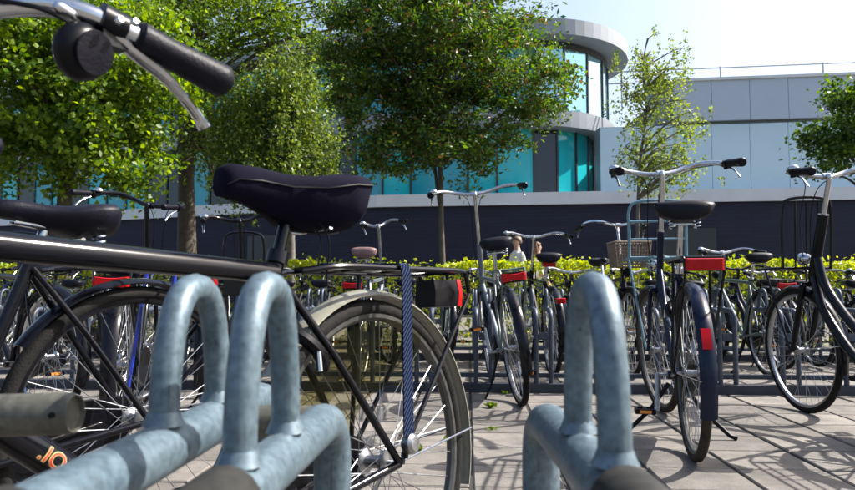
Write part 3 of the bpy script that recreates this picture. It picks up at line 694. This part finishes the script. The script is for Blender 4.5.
b3 = bicycle('black bicycle with black swept handlebar parked tail-on behind the blue-stayed one', (-1.36, 3.05), (-.28, .96), bar='black', bar_h=1.16, saddle_h=.80, lat=.95, steer=-28, seed=21, light='wide', stand='single', frame='step')
b4 = bicycle('dark blue bicycle with black handlebar and empty front carrier under the tree trunk', (-1.12, 3.6), (-.12, .99), bar='black', paint='navy', bar_h=1.13, saddle_h=.80, lat=.85, steer=15, seed=23, light='wide', carrier='low', stand='single', frame='step')
b5 = bicycle('dark bicycle with bright chrome rims standing behind the long saddle', (-1.90, 3.45), (-.80, .60), guard='black', rim='chrome', seed=25, bar_h=.98, saddle_h=.84, bar='black', steer=10, light='guard', rack=False)

bM = bicycle('leaning grey bicycle with wide silver handlebar and butterfly shaped red rear light', (.55, 4.05), (-.055, .99), lean=R_(-7.5), paint='grey_paint', guard='black', bar_h=1.37, saddle_h=1.0, lat=1.1, rack_m='green_paint', rack_z=.80, seed=31, steer=-4, lock=True, grip_r=1.3, stand='single', crank=75, head_len=.33)
b550 = bicycle('dark upright bicycle with silver handlebar and small red light under its saddle', (.975, 5.35), (-.02, 1), bar_h=1.16, saddle_h=.97, rack=False, light='guard', seed=33, lat=1.0, stand='single', crank=-30, hi=False)
MB().box((.10, 0, .885), (.02, .10, .04)).build('rear_light', M['red'], b550, smooth=False)
bR = bicycle('dark bicycle on a two-legged stand with broad saddle and tall blue-grey front carrier', (1.065, 2.77), (.205, .975), bar_h=1.285, saddle_w=1.2, saddle_h=1.045, lat=1.03, carrier='upright', carrier_m='teal_paint', stand='double', seed=41, tyre='tyre_tan', steer=12, refl=True, lock=True, grip_r=1.3, rim='rim_dark', crank=-100, paint='navy', guard='navy', frame='mixte', head_len=.30, rack_z=.80, coat=False, light='flat')
bl = MB().box((-.318, 0, .772), (.016, .135, .046)).build('rear_light', M['plastic'], bR, smooth=False)
MB().loft([[Vector((x, y*w, .772+z*w)) for y, z in ((-.066, -.022), (.066, -.022), (.066, .022), (-.066, .022))] for x, w in ((-.3265, 1), (-.338, 1), (-.344, .88))]).build('lens', M['red'], bl, smooth=False)
bRt = bicycle('black step-through bicycle with curved double tubes, silver bell and black front carrier at the right', (2.05, 2.73), (.035, 1), bar_h=1.27, fat=1.5, grip_r=1.3, carrier_top=.12, saddle_h=1.02, frame='step', carrier='low', steer=6, crank=178, stand='single', seed=51, hz=.74, head_len=.36, lat=.95)
bX = bicycle('black bicycle with silver handlebar parked just beyond the step-through one', (2.95, 2.35), (.03, 1), seed=91, steer=8, hi=False)
bBk = bicycle('dark bicycle facing out with a brown wicker basket over its front wheel', (1.60, 6.45), (-.01, -1), basket=True, bar_h=1.22, seed=61, hi=False, stand='single')
bSm = bicycle('small pale-barred bicycle with worn pink saddle in the distance before the dark wall', (-.50, 5.15), (.10, .99), bar='alu', bar_h=1.24, lat=.62, saddle_m='pink', saddle_h=1.0, seed=63, hi=False, paint='grey_paint', steer=25)
b75 = bicycle('dark bicycle with black saddle and dull green frame parked tail-on before the hedge', (2.66, 5.35), (.04, 1), paint='green_paint', bar_h=1.02, saddle_h=.97, seed=65, hi=False, lat=.9)
G = 'bicycles in the long rack before the hedge'
protos = [bicycle('dark bicycle with silver bars standing in the long rack before the hedge', (3.5, 5.9), (.02, 1), seed=71, hi=False, bar_h=.95, saddle_h=.85, rack=False, light='none', group=G),
          bicycle('dark step-through bicycle with black bars standing in the long rack before the hedge', (4.0, 5.9), (.02, 1), seed=73, hi=False, bar_h=.98, saddle_h=.86, bar='black', frame='step', light='none', paint='navy', group=G),
          bicycle('dull green bicycle with black bars standing in the long rack before the hedge', (4.5, 5.9), (.02, 1), seed=75, hi=False, bar_h=.93, saddle_h=.84, bar='black', frame='mixte', light='none', paint='green_paint', group=G)]
spots = [2.05, 2.4, 3.05, 3.45, 3.85, 4.3, 4.75, 5.2, 1.35, .2, -.15, -.95, -1.35, -1.8, -2.2, -2.75, -3.2, -3.7, -4.2, -4.9, .6]
for k, x in enumerate(spots):
    P = protos[(k*2+k//4) % 3]; used = P.get('used', 0)
    o = P if not used else copy_tree(P); P['used'] = 1
    o.scale = (.9,)*3; o.location = (x, 6.0+.12*math.sin(k*2.3), 0); o.rotation_euler = (R_(3.5*math.sin(k*1.7)), 0, R_(90+5*math.sin(k*3.1)))
for o in bpy.data.objects:
    if 'used' in o: del o['used']

# ------------------------------------------------------------------ leaves, trees, hedge
def leaf_mesh(name, P, size, mt, up=0.5, droop=0.0, narrow=0.55, mats=None, frac=0.0):
    n = len(P); P = np.asarray(P)
    nr = rng.normal(size=(n, 3)); nr[:, 2] += up*2; nr /= np.linalg.norm(nr, axis=1)[:, None]
    d = rng.normal(size=(n, 3)); d[:, 2] -= droop*2; d -= nr*(d*nr).sum(1)[:, None]; d /= np.linalg.norm(d, axis=1)[:, None]
    s = np.cross(nr, d); L = (size*rng.uniform(.6, 1.25, n))[:, None]
    V = np.empty((n, 4, 3)); V[:, 0] = P - d*L*.5; V[:, 1] = P + s*L*narrow*.5 + nr*L*.10 - d*L*.05; V[:, 2] = P + d*L*.5; V[:, 3] = P - s*L*narrow*.5 + nr*L*.10 - d*L*.05
    me = bpy.data.meshes.new(name); me.vertices.add(n*4); me.vertices.foreach_set('co', V.reshape(-1))
    me.loops.add(n*6); base = np.arange(n)[:, None]*4; idx = (base + np.array([0, 1, 2, 0, 2, 3])[None]).reshape(-1)
    me.loops.foreach_set('vertex_index', idx.astype(np.int32)); me.polygons.add(n*2)
    me.polygons.foreach_set('loop_start', np.arange(0, n*6, 3, dtype=np.int32))
    me.materials.append(mt)
    if mats is not None:
        me.materials.append(mats); mi = np.repeat((rng.random(n) < frac).astype(np.int32), 2); me.polygons.foreach_set('material_index', mi)
    me.update(calc_edges=True); me.validate(); return me
def tree(name, label, base, top, r0, blobs, clumps, per, cr_, leaf, lm, bark='bark', droop=0.0, up=.5, stems=1, narrow=.6, mats=None, frac=0, strand=0.0, group=None, fill=0.0, branches=40, flatten=.6):
    base = Vector(base); top = Vector(top); root = empty(name, base); tag(root, label, 'tree', group); rnd = random.Random(len(label)*7+clumps)
    vol = np.array([b[1][0]*b[1][1]*b[1][2] for b in blobs]); vol = vol/vol.sum()
    C = []
    while len(C) < clumps:
        c, r = blobs[rng.choice(len(blobs), p=vol)]
        q = rng.normal(size=3); q /= np.linalg.norm(q); rad = rng.random()**(.38 if rng.random() > fill else 1/3)
        p = np.array(c) + q*rad*np.array(r)
        C.append(Vector(p))
    tk = MB(); trunks = []
    for k in range(stems):
        off = Vector((rnd.uniform(-1, 1), rnd.uniform(-.6, .6), 0))*(0 if k == 0 else (top-base).length*.14)
        pts = [base - Vector((0, 0, .1))] + [base.lerp(top, t) + off*max(0, (t-.32)/.68)**.8 + Vector((rnd.gauss(0, .05), rnd.gauss(0, .05), 0))*max(0, t-.3)*2.5 for t in (.15, .3, .45, .6, .75, .9, 1)]
        P = bez(pts, 4); trunks.append(P); m = len(P)
        f = 1 if k == 0 else .7
        tk.tube([p - base for p in P], [max(.012, r0*f*(1.15 - .95*(i/(m-1))**.8)) for i in range(m)], 9)
    tk.build('trunk', M[bark], root)
    br = MB()
    for c in C[:branches]:
        P = trunks[rnd.randrange(stems)]; cand = [(i, p) for i, p in enumerate(P) if p.z < c.z + .3 and i > len(P)*.38] or [(len(P)//2, P[len(P)//2])]
        i, p = min(cand, key=lambda q: abs((c.z - q[1].z) - .55*math.hypot(c.x-q[1].x, c.y-q[1].y)))
        mid = p.lerp(c, .5) + Vector((rnd.gauss(0, .08), rnd.gauss(0, .08), .12*(c-p).length))
        rr = max(.012, r0*.42*(1-i/len(P))+.012)
        br.tube([q - base for q in bez([p, mid, c], 4)], [rr*(1-.09*k) for k in range(9)], 5)
    br.build('branches', M[bark], root)
    A = []
    for c in C:
        m = int(per*rnd.uniform(.5, 1.5)); s = cr_*rnd.uniform(.6, 1.4)
        if strand:
            ns = max(3, m//14)
            for _ in range(ns):
                o = np.array(c) + rng.normal(size=3)*s*.55; l = strand*rng.uniform(.4, 1.2); t = rng.random(14)
                q = o[None, :] + np.stack([rng.normal(size=14)*.03, rng.normal(size=14)*.03, -t*l], 1); A.append(q)
        else:
            q = rng.normal(size=(m, 3)); q *= s*.55; q[:, 2] *= flatten; A.append(np.array(c)[None, :] + q)
    A = np.concatenate(A) - np.array(base)[None, :]
    link('crown', leaf_mesh('crown', A, leaf, lm, up, droop, narrow, mats, frac), root)
    return root
def at(x, y, d): return tuple(px(x, y, d))
def ell(x, y, rx, ry, d, dep=None):                 # an ellipsoid seen at pixel (x,y) with pixel half sizes at depth d
    s = d/FPX; return (at(x, y, d), (rx*s, (dep or rx*s), ry*s))

D = 11.0
p = px(60, 300, D)
tree('maple_tree', 'broad bright green maple tree with large sunlit leaves in front of the glass building', (p.x, D, -.03), at(75, -40, D), .15,
     [ell(70, 75, 120, 95, D, 1.7), ell(10, 20, 95, 80, D, 1.6), ell(150, 60, 60, 70, D, 1.2), ell(110, 150, 80, 45, D, 1.3), ell(30, 150, 90, 45, D, 1.5)], 270, 150, .34, .10, M['leaf_maple'], up=.3, narrow=.85, branches=60)
D = 14.0
p = px(188, 300, D)
tree('locust_tree', 'tall tree with stout dark trunk and airy foliage standing between the maple and weeping birch', (p.x, D, -.03), at(185, -60, D), .22,
     [ell(210, 10, 95, 55, D, 1.6), ell(290, 15, 65, 50, D, 1.3), ell(215, 90, 60, 65, D, 1.3), ell(150, -10, 70, 45, D, 1.4), ell(320, 80, 40, 45, D, 1.0), ell(215, 150, 45, 40, D, 1.0)], 270, 90, .38, .10, M['leaf_locust'], stems=3, branches=60, narrow=.5)
D = 13.0
p = px(292, 300, D)
tree('weeping_birch', 'weeping birch with pale green hanging twigs left of the dark middle tree', (p.x, D, -.03), at(290, 40, D), .09,
     [ell(280, 105, 55, 50, D, 1.0), ell(285, 75, 38, 35, D, .8), ell(278, 160, 66, 30, D, 1.1), ell(240, 120, 35, 50, D, .9)], 230, 110, .28, .08, M['leaf_birch'], bark='bark_birch', droop=.7, up=.1, strand=.75, branches=40)
D = 10.2
p = px(445, 300, D)
tree('ash_tree', 'dark dense tree on a slim trunk with rusty seed clusters before the rounded glass corner', (p.x, D, -.03), at(432, -40, D), .052,
     [ell(420, 50, 95, 65, D, 1.5), ell(520, 70, 65, 50, D, 1.1), ell(470, 0, 85, 45, D, 1.4), ell(375, 135, 50, 62, D, 1.0), ell(360, 60, 45, 60, D, 1.0), ell(470, 120, 70, 60, D, 1.0), ell(535, 110, 45, 28, D, .8), ell(450, 150, 60, 42, D, 1.0), ell(395, 10, 70, 45, D, 1.2)], 380, 130, .25, .092, M['leaf_dark'], stems=3, mats=M['leaf_rust'], frac=.08, branches=80, narrow=.42, fill=.4)
D = 11.5
p = px(634, 300, D)
tree('young_birch', 'thin young birch with sparse yellow-green leaves before the pale panelled wing', (p.x, D, -.03), at(645, 40, D), .045,
     [ell(658, 110, 48, 60, D, .7), ell(652, 165, 52, 32, D, .7), ell(655, 60, 36, 34, D, .5)], 150, 40, .25, .06, M['leaf_young'], bark='bark_birch', droop=.5, up=.1, branches=70, strand=.35)
D = 13.0
p = px(868, 300, D)
tree('lime_tree', 'round dark green tree at the end of the pale panelled wing', (p.x, D, -.03), at(868, 90, D), .10,
     [ell(862, 128, 55, 42, D, 1.0), ell(880, 100, 55, 38, D, 1.0), ell(850, 155, 42, 22, D, .8)], 110, 85, .28, .10, M['leaf_dark'], branches=40, narrow=.7)

# hedge
hroot = empty('hedge', pv(0, 9.0)); hroot.rotation_euler = (0, 0, -TH); tag(hroot, 'long clipped yellow-green hedge behind the bicycles', 'hedge')
n = 42000; X = rng.uniform(-9.5, 9.5, n); face = rng.random(n)
topz = 1.03 + .025*np.sin(X*2.1) + .02*np.sin(X*5.3+1)
Y = np.where(face < .45, rng.uniform(-.38, .38, n), -.38 + np.abs(rng.normal(0, .07, n))); Z = np.where(face < .45, topz - np.abs(rng.normal(0, .055, n)) + np.where(rng.random(n) < .06, rng.uniform(0, .10, n), 0), topz*rng.random(n)**.8)
back = face > .92; Y = np.where(back, .38 - np.abs(rng.normal(0, .06, n)), Y)
link('foliage', leaf_mesh('foliage', np.stack([X, Y, Z], 1), .058, M['leaf_hedge'], up=.45, narrow=.65), hroot)
core = MB()
for k in range(48):
    x = -9.4 + k*.4; core.tube([(x, random.uniform(-.1, .1), -.02), (x+random.gauss(0, .06), random.uniform(-.2, .2), .5), (x+random.gauss(0, .15), random.uniform(-.25, .25), .93)], [.02, .014, .008], 5)
core.build('stems', M['bark'], hroot)

# ------------------------------------------------------------------ people beyond the hedge
M['skin'] = mat('skin', (0.50, 0.30, 0.22), 0.5); M['shirt'] = mat('white_shirt', (0.75, 0.74, 0.73), 0.8, var=.08); M['jeans'] = mat('blue_jeans', (0.04, 0.06, 0.12), 0.8); M['hair_d'] = mat('brown_hair', (0.10, 0.045, 0.02), 0.55); M['hair_g'] = mat('short_hair', (0.16, 0.11, 0.07), 0.6)
def person(label, x, d, h, hair, long_hair, heading, phase):
    root = empty('person', (x, d, -.03), (0, 0, heading)); tag(root, label, 'person', 'people walking beyond the hedge')
    k = h/1.72
    J = [((0, 0, .93), .135), ((0, 0, 1.08), .125), ((0, 0, 1.28), .150), ((0, 0, 1.42), .11), ((0, 0, 1.50), .052), ((.02, 0, 1.565), .060), ((.015, 0, 1.63), .074), ((.01, 0, 1.69), .045)]
    E = [(i, i+1) for i in range(7)]
    def chain(st_, pts):
        prev = st_
        for p_, r in pts: J.append((p_, r)); E.append((prev, len(J)-1)); prev = len(J)-1
    for s_ in (1, -1):
        w = s_*phase
        chain(2, [((0, s_*.17, 1.38), .058), ((-.05*w-.02, s_*.23, 1.10), .043), ((.10*w+.06, s_*.22, .88), .033), ((.14*w+.08, s_*.21, .80), .038), ((.17*w+.10, s_*.205, .73), .02)])
        chain(0, [((.02, s_*.09, .86), .095), ((.14*w+.02, s_*.095, .50), .062), ((.20*w-.06, s_*.095, .10), .042), ((.20*w-.04, s_*.095, .045), .042), ((.20*w+.10, s_*.10, .035), .032)])
    me = bpy.data.meshes.new('body'); me.from_pydata([Vector(p_)*k for p_, r in J], E, []); o = link('body', me, root)
    sk = o.modifiers.new('skin', 'SKIN'); 
    for i, (p_, r) in enumerate(J):
        v = me.skin_vertices[0].data[i]; v.radius = (r*k*(.78 if i < 4 else 1), r*k*(1.15 if i < 4 else 1))
        v.use_root = (i == 0)
    o.modifiers.new('sub', 'SUBSURF').levels = 2; o.modifiers['sub'].render_levels = 2
    for m_ in ('skin', 'shirt', 'jeans'): me.materials.append(M[m_])
    bpy.context.view_layer.update()
    ev = bpy.data.meshes.new_from_object(o.evaluated_get(bpy.context.evaluated_depsgraph_get()))
    o.modifiers.clear(); o.data = ev; ev.materials.clear()
    for m_ in ('skin', 'shirt', 'jeans'): ev.materials.append(M[m_])
    for pl in ev.polygons:
        z = pl.center.z/k; y = abs(pl.center.y)/k
        pl.use_smooth = True
        pl.material_index = 2 if (z < .95 and y < .17) else (1 if .95 <= z < 1.46 and not (y > .15 and z < 1.12) else 0)
    hd_ = MB(); secs = []
    for t in np.linspace(0, 1, 9):
        ph = math.pi*(.02 + .60*t); rr = .090*math.sin(ph); z = 1.65 + .075*math.cos(ph)
        secs.append([Vector((.005 - .012 + rr*math.cos(a)*(1.0 if math.cos(a) < 0 else .92), rr*.86*math.sin(a), z + (.03*math.cos(a) if t > .5 else 0)))*k for a in [2*math.pi*j/16 for j in range(16)]])
    hd_.loft(secs)
    if long_hair:
        hd_.loft([[Vector((-.055+.05*math.cos(a)*w, .085*math.sin(a)*w, z))*k for a in [2*math.pi*j/14 for j in range(14)]] for z, w in ((1.68, .8), (1.60, 1.05), (1.50, 1.1), (1.40, 1.0), (1.34, .6))])
    hd_.build('hair', hair, root, angle=60)
    fc = MB(); fc.loft([[Vector((.095+dx, .012*math.cos(a)*w, z + .01*math.sin(a)))*k for a in [2*math.pi*j/8 for j in range(8)]] for z, w, dx in ((1.625, .5, -.012), (1.605, 1, .004), (1.595, 1, .0))])
    fc.build('nose', M['skin'], root)
P1 = px(517, 240, 12.0); P2 = px(538, 240, 12.2)
person('person in a white shirt with short hair walking beyond the hedge', P1.x, 12.0, 1.66, M['hair_g'], False, R_(200), .8)
person('person with long brown hair and white top walking beyond the hedge', P2.x, 12.3, 1.58, M['hair_d'], True, R_(20), -.8)

# ------------------------------------------------------------------ building
def brick_mat():
    m, N, L, B = nodes('dark_blue_brick'); tc = N.new('ShaderNodeTexCoord'); mp = N.new('ShaderNodeMapping'); mp.inputs['Rotation'].default_value = (math.pi/2, 0, 0)
    bk = N.new('ShaderNodeTexBrick'); bk.inputs['Scale'].default_value = 1; bk.inputs['Brick Width'].default_value = .9; bk.inputs['Row Height'].default_value = .10; bk.inputs['Mortar Size'].default_value = .006
    bk.inputs['Color1'].default_value = (.0045, .0052, .024, 1); bk.inputs['Color2'].default_value = (.008, .009, .032, 1); bk.inputs['Mortar'].default_value = (.002, .0025, .010, 1)
    L.new(tc.outputs['Object'], mp.inputs[0]); L.new(mp.outputs[0], bk.inputs['Vector'])
    nz = N.new('ShaderNodeTexNoise'); nz.inputs['Scale'].default_value = 1.3; nz.inputs['Detail'].default_value = 6; L.new(tc.outputs['Object'], nz.inputs['Vector'])
    hs = N.new('ShaderNodeHueSaturation'); mr = N.new('ShaderNodeMapRange'); mr.inputs[3].default_value = .7; mr.inputs[4].default_value = 1.3
    L.new(nz.outputs[0], mr.inputs[0]); L.new(mr.outputs[0], hs.inputs['Value']); L.new(bk.outputs[0], hs.inputs['Color']); L.new(hs.outputs[0], B.inputs['Base Color'])
    B.inputs['Roughness'].default_value = .7
    bp = N.new('ShaderNodeBump'); bp.inputs['Strength'].default_value = .5; bp.inputs['Distance'].default_value = .01; L.new(bk.outputs['Fac'], bp.inputs['Height']); bp.invert = True; L.new(bp.outputs[0], B.inputs['Normal'])
    return m
M['plinth'] = brick_mat()
M['band'] = mat('white_fascia', (0.62, 0.64, 0.65), 0.5, var=.08, scale=1.2)
M['panel'] = mat('pale_metal_panel', (0.52, 0.68, 0.76), 0.42, 0.0, var=.05, scale=.8)
M['panel_up'] = mat('grey_parapet_panel', (0.44, 0.50, 0.58), 0.45, 0.0, var=.05, scale=.8)
M['fascia'] = mat('grey_fascia', (0.24, 0.27, 0.30), 0.5, var=.08, scale=1.2)
M['backing'] = mat('grey_backing', (0.16, 0.20, 0.23), 0.6)
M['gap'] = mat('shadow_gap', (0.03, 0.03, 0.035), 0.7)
M['mullion'] = mat('dark_mullion', (0.03, 0.035, 0.04), 0.4)
M['rail_metal'] = mat('roof_rail', (0.45, 0.46, 0.47), 0.4, 0.6)
def glass(name, c, rough=.06, metal=.0):
    m, N, L, B = nodes(name); tc = N.new('ShaderNodeTexCoord'); nz = N.new('ShaderNodeTexNoise'); nz.inputs['Scale'].default_value = .7; L.new(tc.outputs['Object'], nz.inputs['Vector'])
    bp = N.new('ShaderNodeBump'); bp.inputs['Strength'].default_value = .06; bp.inputs['Distance'].default_value = .05; L.new(nz.outputs[0], bp.inputs['Height']); L.new(bp.outputs[0], B.inputs['Normal'])
    B.inputs['Base Color'].default_value = (*c, 1); B.inputs['Roughness'].default_value = rough; B.inputs['Metallic'].default_value = metal; B.inputs['Specular IOR Level'].default_value = .5; B.inputs['Coat Weight'].default_value = .15; B.inputs['Coat Roughness'].default_value = .03
    return m
M['teal'] = glass('teal_glass', (0.02, 0.45, 0.50)); M['teal2'] = glass('deep_teal_glass', (0.012, 0.30, 0.38)); M['dkglass'] = glass('dark_glass', (0.008, 0.016, 0.03)); M['paleglass'] = glass('sky_mirroring_glass', (0.34, 0.62, 0.68), .05, .75)

bld = empty('office_building', (4, 20, 0)); tag(bld, 'long two-storey building with rounded teal glass corner, white bands and pale panelled wing', 'building')
off = Vector((4, 20, 0))
FL = [Vector((-34, 37, 0)), Vector((-1.5, 20.0, 0))]           # facade line, left part recedes
SL = -0.1286
def fac(x, setback=0.0):                                        # the straight facade line right of x=-1.5, continued to the left at a steeper angle
    y = 20.0 + SL*(x+1.5) if x > -1.5 else 20.0 - 0.40*(x+1.5)
    return Vector((x, y + setback, 0))
def wallstrip(pts, z0, z1, th, name, mt, parent, smooth=False):
    f = [(p - off) for p in pts]; poly = [(p.x, p.y) for p in f] + [(p.x, p.y+th) for p in reversed(f)]
    b = MB(); n = len(f)
    b.loft([[Vector((p.x, p.y, z0)), Vector((p.x, p.y, z1)), Vector((p.x, p.y+th, z1)), Vector((p.x, p.y+th, z0))] for p in f]); return b.build(name, mt, parent, smooth=smooth)
xs = [-26, -1.5, 30]
wallstrip([fac(x) for x in xs], -.06, 3.12, 1.2, 'plinth', M['plinth'], bld)
wallstrip([fac(x, -.10) for x in xs], 3.12, 3.47, 2.5, 'band', M['band'], bld)
for x in (7.2, 14.5, -5):                                       # doors in the plinth
    p = fac(x) - off; d = MB().box((p.x, p.y-.004, 1.2), (1.6, .05, 2.4), Matrix.Rotation(math.atan(SL if x > -1.5 else -.4), 3, 'Z')).build('door', M['dkglass'] if False else M['mullion'], bld, smooth=False)
    MB().box((p.x+.6, p.y-.10, 1.05), (.03, .08, .25)).build('handle', M['rail_metal'], d, smooth=False)
# right wing panels
x = 5.0
while x < 30:
    w = 1.02
    for z0, z1, mt, sb_ in ((3.47, 5.37, 'panel', .28), (5.46, 6.62, 'panel_up', .20)):
        if z0 > 5 and x < 6.4: continue
        a, b = fac(x+.006, sb_), fac(x+w-.006, sb_)
        wallstrip([a, b], z0+.006, z1, .12, 'panel', M[mt], bld)
    x += w
wallstrip([fac(5.0, .36), fac(30, .36)], 3.47, 5.40, .5, 'wing_wall', M['backing'], bld)
wallstrip([fac(6.5, .36), fac(30, .36)], 5.40, 6.60, .5, 'wing_wall', M['backing'], bld)
wallstrip([fac(6.4, .15), fac(30, .15)], 6.62, 6.70, .8, 'coping', M['band'], bld)
rl = None
for z in (7.05, 7.42):
    a, b = fac(5.6, 1.6) - off, fac(30, 1.6) - off
    MB().tube([(a.x, a.y, z), (b.x, b.y, z)], .022, 6).build('roof_rail', M['rail_metal'], bld)
for x in np.arange(6, 30, 2.9):
    p = fac(x, 1.6) - off; MB().tube([(p.x, p.y, 6.3), (p.x, p.y, 7.46)], .028, 6).build('rail_post', M['rail_metal'], bld)
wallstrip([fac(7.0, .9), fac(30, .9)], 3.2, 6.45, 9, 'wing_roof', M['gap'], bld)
# main block: facade then a rounded corner
def plan(setback, R, xr, step):
    pts = []; x = -22.0
    c = fac(xr - R, setback)
    while x < c.x - step*.5: pts.append(fac(x, setback)); x += step
    cc = Vector((c.x, c.y + R, 0)); n = max(6, int(R*1.9/step))
    for i in range(n+1):
        a = -math.pi/2 + (math.pi*.62)*i/n; pts.append(cc + Vector((math.cos(a), math.sin(a), 0))*R)
    return pts
def slab(pts, z0, z1, name, mt, depth=9):
    poly = [(p.x-off.x, p.y-off.y) for p in pts] + [(pts[-1].x-off.x, pts[-1].y-off.y+depth), (pts[0].x-off.x, pts[0].y-off.y+depth)]
    return MB().prism(poly, z0, z1).build(name, mt, bld, smooth=False)
slab(plan(.05, 3.2, 6.2, .3), 5.46, 5.95, 'floor_slab', M['fascia'])
slab(plan(.25, 3.3, 6.75, .3), 8.25, 8.72, 'roof_fascia', M['fascia'])
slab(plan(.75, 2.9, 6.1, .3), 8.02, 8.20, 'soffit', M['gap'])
def glazing(setback, R, xr, z0, z1, pick):
    pts = plan(setback, R, xr, .86)
    for i in range(len(pts)-1):
        a, b = pts[i]-off, pts[i+1]-off; d = (b-a); L_ = d.length; rot = Matrix.Rotation(math.atan2(d.y, d.x), 3, 'Z'); m = (a+b)/2
        MB().box((m.x, m.y, (z0+z1)/2), (L_-.05, .05, z1-z0), rot).build('pane', M[pick(i, pts[i].x)], bld, smooth=False)
        MB().box((a.x, a.y, (z0+z1)/2), (.06, .14, z1-z0-.002), rot).build('mullion', M['mullion'], bld, smooth=False)
rr = random.Random(4)
glazing(.60, 2.2, 5.35, 3.47, 5.46, lambda i, x: 'dkglass' if 3.0 < x < 3.75 else ('teal' if x > 1.2 else ('dkglass' if rr.random() < .4 else rr.choice(['teal', 'teal2', 'teal2']))))
glazing(.80, 2.8, 6.05, 5.95, 8.04, lambda i, x: 'paleglass' if x > 3.2 else rr.choice(['teal', 'teal2', 'teal2', 'dkglass']))
slab(plan(1.0, 2.0, 5.0, .6), 3.4, 8.1, 'core_wall', M['panel_up'], 8)
